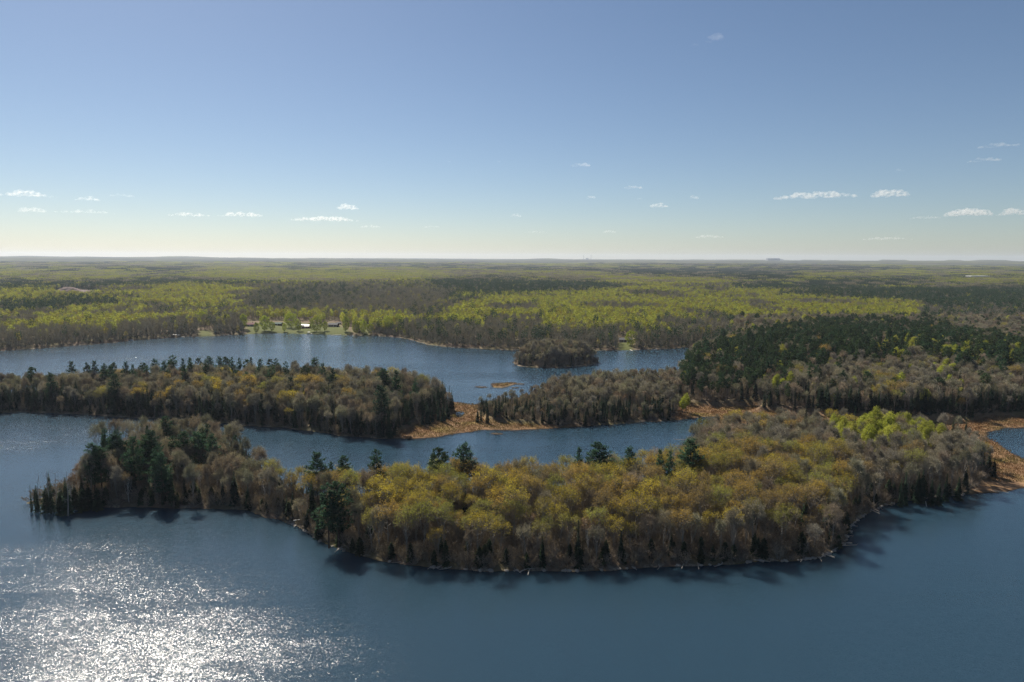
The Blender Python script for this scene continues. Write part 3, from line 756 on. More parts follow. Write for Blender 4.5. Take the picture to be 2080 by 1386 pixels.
right = smooth(P(1690, 1000)[0] + 2, P(1740, 1000)[0], x + (noise(x / 14, y / 14, 3) - .5) * 30) 
back = smooth(294, 318, y + (noise(x / 12, y / 12, 4) - .5) * 20) * (x > 60)
edge = smooth(10, 2, s) * (1 - smooth(P(700, 0)[0] * 0 + 280, 300, y) * (x > 0))
front = edge * ((y < 262) | (x > 120) | (x < -80))
nz = noise(x / 11, y / 11, 7)
gold = (1 - left) * (1 - .93 * right) * (1 - .9 * back) * (1 - .75 * front)
mixN = {'gold': gold * (.7 + .7 * (nz > .35)) + .10 * right, 'bare': .22 + .75 * right + 1.0 * back + .5 * left + .15 * front, 'spruce': .015 + .16 * left + .04 * front + .08 * right,
        'white_pine': .10 * left * smooth(8, 14, s), 'cedar': .30 * front + .30 * left * front, 'aspen': 25.0 * smooth(-2, 2, lime), 'birch': .12 * left + .03}
tree_gap = rng.random(len(p)) < .9
stand(p[tree_gap], {k: np.broadcast_to(v, (len(p),))[tree_gap] for k, v in mixN.items()}, 'pen', .93 - .13 * smooth(300, 340, y[tree_gap]) * (x[tree_gap] > 60) - .2 * smooth(P(1800, 900)[0], P(1900, 900)[0], x[tree_gap]))
# shrubs and small evergreens along its edge
q = candidates(-330, 420, 190, 420, 2.3); sq = shore(q); ok = (sq > .3) & (sq < 6) & (marsh_w(q) < .3) & inside(q, pen_poly); q = q[ok]
q = q[rng.random(len(q)) < .55]
stand(q, {'shrub': .62, 'cedar': .25, 'spruce': .13}, 'pen_edge', .75)

# --- the middle island, the strip beside it and the right-hand woods
p = candidates(-560, 860, 300, 1010, 4.6); s = shore(p); mw = marsh_w(p)
ok = (s > 1.0) & (mw < .4) & ~inside(p, pen_poly) & ~inside(p, small_isle) & (sdf(p, islet) < -7)
_pp = pixel_of(p, 0.0); ok &= ~((_pp[:, 1] < 718) & (_pp[:, 0] < 1486))
p, s = p[ok], s[ok]
x, y = p[:, 0], p[:, 1]
pc = pixel_of(p, 12.0)
isl = (pc[:, 0] < 930)
strip = (pc[:, 0] >= 930) & (pc[:, 0] < 1385) & (y < 560)
land = ~isl & ~strip
d_bay = edge_dist(p, far_bank)
for sel, zone in ((isl, 'isle'), (strip, 'strip'), (land, 'hill')):
    a = p[sel]; sa = s[sel]; ax, ay = a[:, 0], a[:, 1]; px = pixel_of(a, height(a) + 14)
    nz = noise(ax / 22, ay / 22, 9); n2 = noise(ax / 9, ay / 9, 10)
    if zone == 'hill':
        dense = smooth(-10, 8, sdf(px, np.array([(1380, 765), (1410, 718), (1470, 690), (1600, 662), (1700, 650), (1900, 655), (2000, 680), (2120, 705), (2400, 720), (2400, 752), (2080, 742), (1960, 735), (1860, 712), (1760, 716), (1690, 725), (1600, 742), (1520, 760), (1440, 776)])))
        kp = rng.random(len(a)) > .42 * dense; a, sa, ax, ay, px, nz, n2 = a[kp], sa[kp], ax[kp], ay[kp], px[kp], nz[kp], n2[kp]
    if zone == 'isle':
        goldp = smooth(-6, 6, sdf(px, np.array([(320, 800), (360, 770), (500, 762), (660, 775), (640, 800), (480, 810), (370, 820)])) * .4)
        fr = smooth(16, 3, d_bay[sel])
        rt = smooth(P(760, 870)[0], P(850, 870)[0], ax)
        stand(a, {'bare': 1.0, 'gold': .04 + .45 * goldp * (n2 > .42), 'spruce': .18 + 1.3 * fr * (nz > .3) + 1.6 * rt + .4 * (nz > .62), 'white_pine': .03, 'birch': .04}, zone, .95)
    elif zone == 'strip':
        fr = smooth(14, 3, d_bay[sel]); lt = smooth(P(1100, 850)[0], P(985, 850)[0], ax)
        stand(a, {'bare': 1.0, 'spruce': .20 + 1.3 * fr * (nz > .3) + 2.6 * lt, 'birch': .08}, zone, (.5 + .28 * smooth(1, 14, sa)) * (1 - .42 * smooth(1125, 1090, px[:, 0])))
    else:
        pine = smooth(-10, 8, sdf(px, np.array([(1380, 765), (1410, 718), (1470, 690), (1600, 662), (1700, 650), (1900, 655), (2000, 680), (2120, 705), (2400, 720), (2400, 752), (2080, 742), (1960, 735), (1860, 712), (1760, 716),
                                                 (1690, 725), (1600, 742), (1520, 760), (1440, 776)])) + (nz - .5) * 16)
        limeb = smooth(-8, 4, sdf(px, np.array([(1780, 704), (1800, 684), (2000, 696), (2200, 705), (2200, 722), (1990, 712), (1850, 706)])) + (n2 - .5) * 14)
        fr = smooth(826, 846, pixel_of(a, height(a))[:, 1] + (nz - .5) * 26) * (ax > 80)
        warm = smooth(-10, 20, sdf(px, np.array([(1700, 770), (1800, 750), (1880, 770), (1880, 800), (1760, 815)])))
        stand(a, {'bare': 1.0 * (1 - .80 * pine) + .9 * pine * (n2 > .66), 'red_pine': .05 + 1.8 * pine, 'spruce': .40 + 3.2 * fr + .4 * (nz > .6), 'aspen': .03 + 1.8 * limeb * (n2 > .5), 'gold': .03 + .35 * warm, 'birch': .03}, zone, .9)
q = candidates(-560, 700, 300, 720, 3.0); sq = shore(q); ok = (sq > .5) & (sq < 11) & (marsh_w(q) < .5) & (sdf(q, islet) < -7) & (q[:, 1] < 690) & ~inside(q, pen_poly) & ~inside(q, small_isle); q = q[ok]
stand(q[rng.random(len(q)) < .6], {'shrub': .5, 'cedar': .27, 'spruce': .23}, 'mid_edge', .7)
# dense spruces along the foot of the far bank of the bay and of the right-hand woods
q = candidates(-560, 860, 330, 560, 3.0); sq = shore(q); pb = pixel_of(q, height(q))
db = edge_dist(q, far_bank)
okb = (sq > 1.5) & (marsh_w(q) < .3) & ~inside(q, pen_poly) & (sdf(q, islet) < -7) & (np.abs(pb[:, 1] - 850) < 60)
hillfoot = (pb[:, 0] > 1540) & (pb[:, 1] > 832 - 8 * noise(q[:, 0] / 14, q[:, 1] / 14, 51)) & (pb[:, 1] < 866)
bank = (pb[:, 0] < 1385) & (db < 15) & (noise(q[:, 0] / 13, q[:, 1] / 13, 52) > .42)
pr = np.where(hillfoot, .75, np.where(bank, .5, 0)) * okb
kq = rng.random(len(q)) < pr; q = q[kq]; pb = pb[kq]
stand(q, {'spruce': .85, 'cedar': .15}, 'mid_edge', 1.0 - .25 * ((pb[:, 0] > 950) & (pb[:, 0] < 1390)) - .2 * ((pb[:, 0] > 950) & (pb[:, 0] < 1100)))
# --- the small round island in the far lake
p = candidates(-60, 140, 560, 720, 4.0); p = p[sdf(p, small_isle) > 2]; s = sdf(p, small_isle)
fr = smooth(10, 2, s)
stand(p, {'bare': 1.0, 'spruce': .14 + .7 * fr, 'cedar': .3 * fr}, 'round', .62 + .38 * smooth(2, 16, s))

# saplings and brush under all the woods
for x0, x1, y0, y1, sp in ((-330, 420, 190, 420, 2.9), (-560, 860, 340, 720, 4.0)):
    q = candidates(x0, x1, y0, y1, sp); sq = shore(q); ok = (sq > 1) & (marsh_w(q) < .3) & (sdf(q, islet) < -7) & (q[:, 1] < 690); q = q[ok]
    q = q[inside(q, pen_poly)] if y0 == 190 else q[~inside(q, pen_poly)]
    stand(q, {'shrub': 1.0}, 'pen_edge' if y0 == 190 else 'mid_edge', 1.35 if y0 == 190 else 1.3)
def hero(k, px, top, h, wf, label, group, var=None, ground=None, c=0):
    """One tree picked out in the photograph by its own outline; ground is the height its foot stands at."""
    g_ = 3.5 if ground is None else ground
    q = P(px, top, g_ + h); xy = q[:2]
    z = float(height(xy[None])[0])
    if z < .1: print('HERO IN WATER', k, px, top, label); z = .15
    trees.append(dict(k=k, x=xy[0], y=xy[1], z=z, s=h, zone='hero', c=c, label=label, group=group, var=var, wf=wf))
G = 'tall pines standing above the near woods'
hero('white_pine', 642, 908, 22, 1.15, 'bushy dark pine leftmost of the pines against the bay behind the golden woods', G, 2)
hero('white_pine', 672, 926, 18, .8, 'low dark pine between two taller ones behind the golden woods', G, 3)
hero('white_pine', 697, 915, 21, 1.05, 'bushy pine with a two-pointed top at the left of the bay', G, 2)
hero('white_pine', 763, 904, 23, 1.0, 'slim open pine alone against the bay, left of centre', G, 1)
hero('red_pine', 891, 905, 23, 1.15, 'round domed pine with light showing through its crown, against the bay', G, 1)
hero('white_pine', 942, 893, 24, 1.15, 'layered pine with wide flat boughs beside the round domed pine', G, 0)
hero('white_pine', 1177, 903, 22, .8, 'narrow pine left of the tallest pine over the bay', G, 3)
hero('spruce', 1197, 915, 20, .5, 'thin spire tree squeezed beside the tallest pine over the bay', G, 3)
hero('white_pine', 1217, 893, 25, 1.25, 'tallest and widest layered pine above the golden woods', G, 0)
hero('white_pine', 1280, 908, 22, 1.0, 'compact egg-shaped pine right of the tallest pine', G, 2)
hero('white_pine', 1340, 912, 21, .75, 'slender left pine of the pair near the dark broad pine', G, 3)
hero('white_pine', 1361, 918, 20, .75, 'slender right pine of the pair near the dark broad pine', G, 1)
hero('white_pine', 1404, 893, 24, 1.3, 'broad dark pine at the bay corner where dead trees lean', G, 2)
hero('white_pine', 664, 966, 23, 1.0, 'left of two twin pines rising inside the golden woods', G, 1, 3)
hero('white_pine', 684, 960, 24, 1.0, 'right of two twin pines rising inside the golden woods', G, 0, 3)
G = 'pines on the dark western end'
for px, top, h, wf, v in ((186, 900, 22, 1.1, 2), (200, 905, 21, 1.1, 0), (232, 885, 22, 1.1, 2), (252, 898, 20, 1.1, 2), (318, 905, 22, 1.0, 1), (325, 915, 21, 1, 2), (372, 882, 20, 1.2, 2), (400, 880, 20, 1.2, 0), (430, 884, 20, 1.0, 2), (352, 890, 19, 1.1, 1),
                          (212, 872, 22, .8, 1), (300, 868, 20, .7, 3), (410, 872, 20, .8, 1), (478, 882, 18, .8, 3)):
    hero('white_pine', px, top, h, wf, None, G, v, 2.0)
G = 'bare trees at the back of the western end'
for _k in range(19):
    hero('bare', 196 + _k * 15.5 + rng.uniform(-5, 5), 858 + rng.uniform(-7, 9) + 10 * (_k > 16), rng.uniform(15, 18), .85, None, G, None, 2.0, int(rng.integers(5)))
G = 'spruces at the back of the western end'
for _px, _top in ((206, 866), (222, 872), (238, 862), (262, 870), (288, 866), (330, 872), (366, 868), (392, 874), (424, 866), (452, 872), (470, 878), (486, 884), (498, 898)): hero('spruce', _px, _top, 14, 1.0, None, G, None, 2.0)
G = 'pines along the crest of the middle island'
for k, (px, top) in enumerate([(63, 735), (100, 745), (143, 722), (175, 727), (190, 725), (210, 733), (228, 724), (255, 730), (270, 735), (290, 730), (313, 718), (333, 727), (345, 725), (370, 720), (385, 722), (403, 714), (418, 725), (445, 712), (458, 712), (470, 718),
                               (485, 722), (500, 720), (510, 718), (528, 724), (548, 716), (560, 722), (580, 730), (620, 738), (655, 733), (675, 742)]):
    hero('white_pine' if k % 3 else 'red_pine', px, top, 24 if k % 3 else 22, .8 if k % 3 else .95, None, G, None, 5)
hero('white_pine', 776, 752, 24, .95, 'leaning bushy pine left of the big dark pine on the middle island', G, 2, 3)
hero('white_pine', 804, 753, 27, 1.0, 'biggest dark pine at the right end of the middle island', G, 3, 3)
hero('white_pine', 843, 775, 22, .8, 'ragged one-sided pine last on the middle island before the marsh', G, 1, 2)
G = 'lone trees at the marsh neck'
hero('bare', 862, 790, 14, .8, 'bare grey tree behind the ragged pine at the marsh', G, 0, 1)
hero('bare', 884, 798, 12, .6, 'small bare tree over the marsh beside the spruces', G, 1, 1)
hero('bare', 1040, 799, 13, .9, 'round bare tree alone at the left end of the wooded strip', G, 2, 1)
G = 'thin trees on the western tip'
hero('spruce', 60, 984, 11, .7, 'outermost thin spruce with a bare forked top at the tip', G, 3, .4)
hero('spruce', 72, 985, 11, 1.0, 'second small pointed spruce from the tip', G, 1, .4)
hero('cedar', 91, 988, 10, .9, 'blunt little evergreen third from the tip', G, 0, .6)
hero('spruce', 101, 984, 11, 1.1, 'pointed evergreen fourth from the tip', G, 0, .6)
hero('snag', 97, 953, 17, 1.0, 'tall thin leafless snag standing on the tip', G, 0, .6)
hero('snag', 108, 957, 16, 1.0, 'forked leafless snag beside the tall thin snag', G, 1, .6)
hero('snag', 75, 960, 15, .8, 'faint leafless snag nearest to the point', G, 2, .6)
hero('snag', 131, 953, 18, .9, 'leafless snag rising out of the dark spruce on the tip', G, 0, .8)
hero('spruce', 131, 966, 15, 1.0, 'tallest dark spruce on the tip with a snag above', G, 2, .8)
for px, top in ((155, 945), (163, 938), (171, 940), (180, 936), (188, 940), (150, 955), (142, 960)): hero('birch', px, top, 14, 1.0, None, 'slim birches behind the western tip', None, 1)
for px, top in ((150, 985), (165, 990), (178, 985), (195, 988), (120, 996)): hero('cedar', px, top, 9, 1.0, None, 'dark evergreens on the western tip', None, .8)
G = 'dead trees leaning over the bay'
hero('snag', 1412, 862, 13, .9, 'dead pale tree nearest the bay corner', G, 0, 1)
hero('snag', 1421, 858, 14, .9, 'dead pale tree second from the bay corner', G, 1, 1)
hero('snag', 1404, 876, 9, .8, 'shortest dead tree leaning over the bay', G, 2, .5)
hero('snag', 1432, 862, 13, .9, 'dead tree at the edge of the brown woods by the bay', G, 0, 1)
G = 'spruces at the right end of the near peninsula'
for px, top, h, wf in ((1996, 898, 15, 1.2), (2012, 912, 12, 1.0), (2022, 925, 10, 1.0), (1842, 955, 14, 1.1), (1868, 955, 13, 1.1), (1877, 950, 14, 1.1), (1833, 968, 12, 1.2), (1925, 958, 12, 1.1), (1895, 970, 11, 1.2), (1950, 965, 10, 1.2), (1910, 975, 10, 1.2), (1975, 905, 11, .8)):
    hero('spruce', px, top, h, wf, None, G, None, 1.0)
G = 'lime green trees scattered in the right-hand woods'
for px, top, h in ((1578, 758, 16), (1590, 766, 14), (1540, 764, 13), (1645, 700, 14), (1626, 738, 12), (1637, 750, 11), (1698, 740, 13), (1690, 792, 10), (1925, 735, 17), (1915, 745, 16), (1935, 742, 17), (1900, 742, 15), (1905, 755, 15), (1928, 762, 14), (1875, 742, 13), (1850, 745, 12),
                   (1970, 760, 13), (1800, 742, 12), (1952, 770, 12), (1985, 758, 12), (1652, 775, 11), (1395, 782, 13), (1388, 790, 12), (1730, 690, 13), (2010, 740, 12), (1715, 728, 11)):
    hero('aspen', px, top, h, 1.25, None, G, None, 6)
G = 'spruces round the marsh neck'
for px, top, h, wf in ((908, 812, 12, 1), (900, 815, 13, 1), (890, 812, 13, 1), (878, 815, 13, 1), (868, 818, 13, 1.1), (858, 820, 13, 1), (912, 820, 10, 1), (977, 817, 12, 1), (970, 828, 9, 1), (990, 820, 12, 1), (1007, 815, 12, 1), (1014, 815, 12, 1), (1027, 808, 11, .8), (1056, 805, 9, .7)):
    hero('spruce', px, top, h, wf, None, G, None, .8)
G = 'round trees in young leaf on the house lawns'
hero('shade', 537, 641, 21, .85, 'round lime tree on the lawn right of the leftmost lake house', G, 1, 2)
hero('shade', 590, 636, 22, .9, 'tall lime tree on the lawn left of the red cabin', G, 0, 2)
hero('shade', 642, 642, 21, .92, 'roundest lime tree on the lawn right of the red cabin', G, 0, 2)
hero('shade', 702, 643, 21, .62, 'pale lime tree at the right of the grey lake house', G, 1, 2)
hero('shade', 722, 650, 18, .7, 'lime tree second right of the grey lake house', G, 1, 2)
hero('shade', 788, 645, 20, .8, 'broad lime tree where the lawn shore ends', G, 0, 2)
hero('shade', 808, 642, 21, .7, 'last lime tree before the brown woods of the far shore', G, 1, 2)
hero('shade', 494, 640, 21, .62, 'lime tree left of the leftmost lake house', G, 1, 2)
hero('shade', 410, 634, 21, .75, 'wide pale lime tree on the far shore left of the houses', G, 0, 3)
for _px, _top, _h, _lab in ((552, 652, 14, 'small lime tree before the low brown lake house'), (606, 650, 15, 'slim lime tree at the left wall of the red annex'), (660, 652, 14, 'small lime tree left of the dark lake house'), (577, 655, 12, 'lowest lime tree between the brown house and the tall lime tree'), (738, 648, 19, 'lime tree third right of the dark lake house'), (752, 655, 15, 'lime tree on the little grass gap right of the houses'), (520, 652, 15, 'slim lime tree in front of the leftmost lake house')):
    hero('shade', _px, _top, _h, .62, _lab, G, None, 2)
hero('shade', 1283, 669, 18, .85, 'round yellow-green tree behind the lone dark cabin', G, 0, 3)
hero('shade', 1240, 675, 13, .7, 'small yellow-green tree left of the lone dark cabin', G, 1, 3)

# ------------------------------------------------------------------ the far shore and the forest to the skyline
LIME = [(np.array(q, float), w_) for q, w_ in (
    ([(878, 645), (930, 626), (1040, 602), (1230, 586), (1300, 581), (1500, 592), (1700, 603), (1850, 615), (1885, 626), (1862, 640), (1858, 654), (1700, 655), (1560, 666), (1400, 674), (1250, 662), (1100, 668), (1000, 664), (930, 652)], 5.0),
    ([(-60, 640), (120, 625), (200, 620), (330, 633), (420, 640), (400, 655), (300, 664), (100, 672), (-60, 668)], 4.0),
    ([(420, 640), (560, 632), (700, 640), (850, 636), (830, 668), (760, 678), (480, 668)], 1.6),
    ([(230, 580), (330, 575), (545, 590), (540, 605), (420, 622), (300, 610)], 2.6),
    ([(0, 596), (60, 590), (90, 604), (60, 618), (0, 616)], 2.2),
    ([(0, 548), (160, 548), (330, 556), (120, 570), (0, 572)], 2.4),
    ([(380, 545), (520, 545), (700, 560), (900, 556), (900, 568), (640, 575), (420, 565)], 2.0),
    ([(1230, 560), (1480, 568), (1400, 580), (1220, 578)], 1.5), ([(1540, 556), (1780, 552), (1900, 558), (1700, 563)], 2.0),
    ([(1900, 568), (2080, 562), (2120, 580), (1800, 582)], 2.0), ([(1980, 668), (2080, 664), (2080, 690), (1990, 690)], 1.6))]
DARK = [(np.array(q, float), w_) for q, w_ in (
    ([(0, 566), (200, 570), (380, 566), (330, 578), (100, 580), (0, 578)], 3.0), ([(860, 566), (980, 560), (1230, 572), (1260, 586), (1080, 592), (900, 584)], 2.6), ([(1230, 552), (1420, 546), (1640, 555), (1600, 566), (1400, 562)], 3.0),
    ([(1480, 570), (1880, 562), (1900, 576), (1700, 586), (1500, 584)], 2.2), ([(1580, 598), (1700, 592), (1900, 580), (2140, 575), (2140, 625), (1900, 625), (1870, 612)], 3.2), ([(1870, 635), (2140, 630), (2140, 668), (1960, 668), (1880, 655)], 1.6),
    ([(0, 612), (130, 612), (240, 616), (120, 628), (0, 634)], 1.8), ([(500, 598), (700, 580), (740, 600), (600, 625), (520, 622)], .8))]
BROWN = [(np.array(q, float), w_) for q, w_ in (
    ([(820, 655), (1000, 660), (1250, 668), (1500, 672), (1490, 700), (1250, 712), (1000, 708), (860, 698)], 3.5), ([(-60, 668), (200, 668), (400, 662), (500, 668), (490, 682), (300, 690), (100, 706), (-60, 712)], 3.0),
    ([(480, 600), (700, 585), (920, 595), (880, 630), (700, 632), (520, 628)], 2.5), ([(1860, 625), (2140, 610), (2140, 650), (1880, 655)], 1.6))]
def far_mix(p, z):
    px = pixel_of(p, z + 11.0)
    x, y = p[:, 0], p[:, 1]
    n1 = fbm(x / 260, y / 260, 61, 3); n2 = .5 + 1.25 * (fbm(x / 75, y / 150, 62, 3) - .5); n3 = noise(x / 420, y / 420, 63)
    dd = np.hypot(x, y); fa = smooth(2000, 3200, dd)
    n4 = fbm(x / 1000, y / 1700, 64, 2); n5 = fbm(x / 1500, y / 1500, 65, 2)
    wl = .08 + 1.5 * smooth(.54, .66, n1) + fa * 2.4 * smooth(.50, .57, n4); wb = .9 - .4 * fa + .8 * smooth(.5, .35, n1); wd = .14 + 1.7 * smooth(.62, .76, n3) + .12 * (n2 > .62) + fa * 4.5 * smooth(.50, .56, n5)
    for q, w_ in LIME: 
        a = smooth(-9, 5, sdf(px, q) + (n2 - .5) * 9); wl = wl + w_ * a * smooth(.38, .50, n2 + .04); wb = wb + .8 * a * smooth(.5, .4, n2); wd = wd * (1 - .85 * a)
    for q, w_ in DARK:
        a = smooth(-7, 5, sdf(px, q) + (n2 - .5) * 9); wd = wd + 1.6 * w_ * a; wl = wl * (1 - .92 * a)
    for q, w_ in BROWN:
        a = smooth(-9, 5, sdf(px, q) + (n2 - .5) * 12); wb = wb + w_ * a; wl = wl * (1 - .9 * a)
    return wl, wb, wd, n2, px
FT = {'f_gold': [(0.15, 0.15, 0.03), (0.14, 0.12, 0.035), (0.125, 0.125, 0.04)], 'f_aspen': [(0.155, 0.165, 0.030), (0.172, 0.172, 0.034), (0.138, 0.152, 0.036)],
      'f_bare': [(0.112, 0.102, 0.088), (0.128, 0.113, 0.090), (0.105, 0.099, 0.090)], 'f_spruce': [(0.020, 0.034, 0.024), (0.024, 0.038, 0.024)], 'f_pine': [(0.022, 0.040, 0.026), (0.026, 0.044, 0.026)]}
for _k, _m in dict(f_gold=1.4, f_aspen=1.6, f_bare=1.55, f_spruce=1.6, f_pine=1.6).items(): FT[_k] = [tuple(a * _m for a in c) for c in FT[_k]]
HOUSES = []   # (pixel of foot, size ...) are set below; trees keep off them
def clearing(p):
    c = np.zeros(len(p), bool)
    for hx, hy, r in CLEAR: c |= np.hypot(p[:, 0] - hx, p[:, 1] - hy) < r
    return c
def hp(px, py): 
    q = P(px, py, 2.2); return q[0], q[1]
CLEAR = [(*hp(515, 667), 15), (*hp(563, 664), 16), (*hp(617, 667), 15), (*hp(677, 667), 16), (*hp(1272, 697), 12)]
def front_clear(p):
    """Open lawn between a house and the water, so that it is seen."""
    pc = pixel_of(p, 2.0); c = np.zeros(len(p), bool)
    for a, b, y0, y1 in ((496, 722, 666, 690), (498, 530, 655, 690), (545, 582, 655, 690), (600, 640, 655, 690), (660, 694, 655, 690), (1256, 1290, 688, 720), (735, 752, 668, 690)):
        c |= (pc[:, 0] > a) & (pc[:, 0] < b) & (pc[:, 1] > y0) & (pc[:, 1] < y1)
    return c

bucket = {}
def put(key, p, z, size, tint):
    bucket.setdefault(key, []).append((np.column_stack([p, z]), size, tint))
p = candidates(-2000, 2000, 700, 2350, 6.1)
d = np.hypot(p[:, 0], p[:, 1]); p = p[(d < 2330) & ((d > 1000) | (p[:, 1] > 690))]
p = p[~inside(p, far_lake)]; p = p[(p[:, 1] >= 1008) | ~((p[:, 0] > -560) & (p[:, 0] < 860) & ~(pixel_of(p, 0)[:, 1] < 716))]
# leave out what the right-hand woods already hold
_pp = pixel_of(p, 0.0); hillm = (p[:, 1] < 1010) & (p[:, 0] > 200) & (p[:, 0] < 860) & ~((_pp[:, 1] < 718) & (_pp[:, 0] < 1486))
p = p[~hillm]
s = shore(p); ok = (s > 1.5) & (marsh_w(p) < .4) & ~clearing(p) & ~front_clear(p); p, s = p[ok], s[ok]
lw = lawn_w(p); ok = lw < .3; p, s = p[ok], s[ok]
ok = sdf(p, PIT) < 4 * rng.random(len(p)) ; p, s = p[ok], s[ok]
z = height(p, s)
wl, wb, wd, n2, px = far_mix(p, z)
wd = wd + 2.6 * smooth(14, 3, s) * smooth(.36, .6, n2)
wl = wl * smooth(4, 22, s)
pro = smooth(490, 560, px[:, 0]) * smooth(760, 700, px[:, 0]) * smooth(640, 655, px[:, 1])
wl = wl + 1.0 * pro
keys = ['f_aspen', 'f_gold', 'f_bare', 'f_spruce', 'f_pine']
Wt = np.stack([wl * .62, wl * .38 + .10, wb, wd * .66, wd * .34 + .03], 1); Wt /= Wt.sum(1)[:, None]
pick = (rng.random(len(p))[:, None] > np.cumsum(Wt, 1)).sum(1).clip(0, 4)
FARN = []
for k, key in enumerate(keys):
    m_ = pick == k; n = int(m_.sum())
    T_ = np.array(FT[key])[rng.integers(0, len(FT[key]), n)] * rng.uniform(.85, 1.15, (n, 1))
    h_ = rng.uniform(.75, 1.2, n) * (1 - .35 * smooth(20, 2, s[m_]) * (key != 'f_pine')); wid = h_ * rng.uniform(.85, 1.25, n)
    put(key, p[m_], z[m_], np.column_stack([wid, wid, h_]), T_)
p = candidates(-900, 900, 690, 1150, 4.2); _pp = pixel_of(p, 0.0); p = p[(_pp[:, 1] < 718) & (_pp[:, 0] < 1500) & ~inside(p, far_lake)]
s = shore(p); ok = (s > .8) & (s < 34) & (lawn_w(p) < .2) & ~clearing(p) & ~front_clear(p); p, s = p[ok], s[ok]; z = height(p, s); con = rng.random(len(p)) < .34
for m_, key in ((~con, 'f_bare'), (con, 'f_spruce')):
    n = int(m_.sum()); h_ = rng.uniform(.32, .62, n) * (1.25 if key == 'f_spruce' else 1)
    put(key, p[m_], z[m_] - .8, np.column_stack([h_ * 1.25, h_ * 1.25, h_]), np.array(FT[key])[rng.integers(0, len(FT[key]), n)] * rng.uniform(.8, 1.15, (n, 1)))
for lo, hi, sp, kl, kc, fs in ((2290, 4300, 28, 's_leaf', 's_conifer', 1.0), (4200, 9500, 84, 'l_leaf', 'l_conifer', 1.0)):
    p = candidates(-hi, hi, 300, hi, sp); d = np.hypot(p[:, 0], p[:, 1]); p = p[(d > lo) & (d < hi)]
    z = height(p, np.full(len(p), 500.0), np.zeros(len(p))); wl, wb, wd, n2, px = far_mix(p, z)
    Wt = np.stack([wl, wb, wd], 1); Wt /= Wt.sum(1)[:, None]
    pick = (rng.random(len(p))[:, None] > np.cumsum(Wt, 1)).sum(1).clip(0, 2)
    for k, (key, tn) in enumerate(((kl, 'f_aspen'), (kl, 'f_bare'), (kc, 'f_spruce'))):
        m_ = pick == k; n = int(m_.sum())
        T_ = np.array(FT[tn])[rng.integers(0, len(FT[tn]), n)] * rng.uniform(.85, 1.15, (n, 1)) * (.82 if k == 0 else .9)
        hh = rng.uniform(.8, 1.1, n)
        put(key, p[m_], z[m_] - .5, np.column_stack([np.ones(n) * fs, np.ones(n) * fs, hh]), T_)

# ------------------------------------------------------------------ plant the trees: the largest in the picture one by one, the rest as woods
NAMEIT = {'gold': 'budding hardwood', 'bare': 'leafless hardwood', 'birch': 'slim birch', 'white_pine': 'tall pine', 'red_pine': 'round topped pine', 'spruce': 'spruce', 'cedar': 'low bushy evergreen', 'aspen': 'lime-leaved aspen',
          'shade': 'round lawn tree', 'shrub': 'twiggy shrub', 'snag': 'dead snag'}
COLN = {'gold': ['golden', 'amber', 'olive', 'orange tinged', 'rusty', 'greenish', 'bright yellow'], 'bare': ['greyish brown', 'tan', 'mauve grey', 'reddish', 'drab'], 'birch': ['reddish', 'tan'],
        'white_pine': ['dark green', 'fresh green', 'bluish green'], 'red_pine': ['dark green', 'deep green', 'mid green'], 'spruce': ['dark', 'dull green', 'blackish'], 'cedar': ['blackish', 'dark green'],
        'aspen': ['lime', 'yellow green', 'pale lime', 'mustard green'], 'shade': ['lime', 'olive'], 'shrub': ['brown', 'grey', 'dark brown'], 'snag': ['grey']}
CATS = {'gold': 'tree', 'bare': 'tree', 'birch': 'birch tree', 'white_pine': 'pine tree', 'red_pine': 'pine tree', 'spruce': 'spruce tree', 'cedar': 'evergreen', 'aspen': 'aspen tree', 'shade': 'tree', 'shrub': 'shrub', 'snag': 'dead tree'}
def place_words(t):
    px, py = pixel_of(np.array([[t['x'], t['y']]]), t['z'])[0]
    zn = t['zone']
    def third(a, b, w3): return w3[int(np.clip((px - a) / (b - a) * len(w3), 0, len(w3) - 1))]
    depth = lambda a, b, w3: w3[int(np.clip((t['y'] - a) / (b - a) * len(w3), 0, len(w3) - 1))]
    if zn in ('pen', 'pen_edge'):
        if px < 560: return third(180, 560, ['among the dark western pines', 'in the dark west end', 'in the russet western thicket', 'by the narrow neck'])
        if px > 1720: return third(1720, 2080, ['behind the stony cove', 'over the eastern near shore', 'near the eastern marsh'])
        if t['y'] > 300 and px > 1300: return third(1380, 1720, ['by the bay corner', 'in the brown woods beyond the golden ones', 'beside the lime aspens'])
        return depth(215, 285, ['on the front shore', 'just above the front shore', 'amid the golden woods', 'on the back bank']) + ' ' + third(560, 1720, ['near the neck', 'by the twin pines', 'left of centre', 'at the centre', 'right of centre', 'near the cove'])
    if zn == 'isle' or (zn == 'mid_edge' and px < 930): return 'on the middle island ' + third(-60, 930, ['at its cut-off end', 'below its first pines', 'below its densest pines', 'on its golden slope', 'on its grey slope', 'near its marsh end'])
    if zn == 'strip' or (zn == 'mid_edge' and px < 1385): return 'on the wooded strip ' + third(960, 1385, ['at its marsh end', 'along its middle', 'by the second marsh'])
    if zn == 'round': return 'on the small round island'
    return 'in the right-hand woods ' + third(1380, 2100, ['by the far lake', 'behind the second marsh', 'below the dark pines', 'among the lime trees', 'above the pond'])
by_kind = {}
for t in trees: by_kind.setdefault(t['k'], []).append(t)
NOMH = {'gold': 17.4, 'bare': 16.0, 'birch': 13.5, 'white_pine': 24.0, 'red_pine': 20.0, 'spruce': 13.0, 'cedar': 8.0, 'aspen': 16.0, 'shade': 16.0, 'shrub': 3.2, 'snag': 13.0}
LIMIT = {'shrub': 170, 'cedar': 240}
LABELS = {}
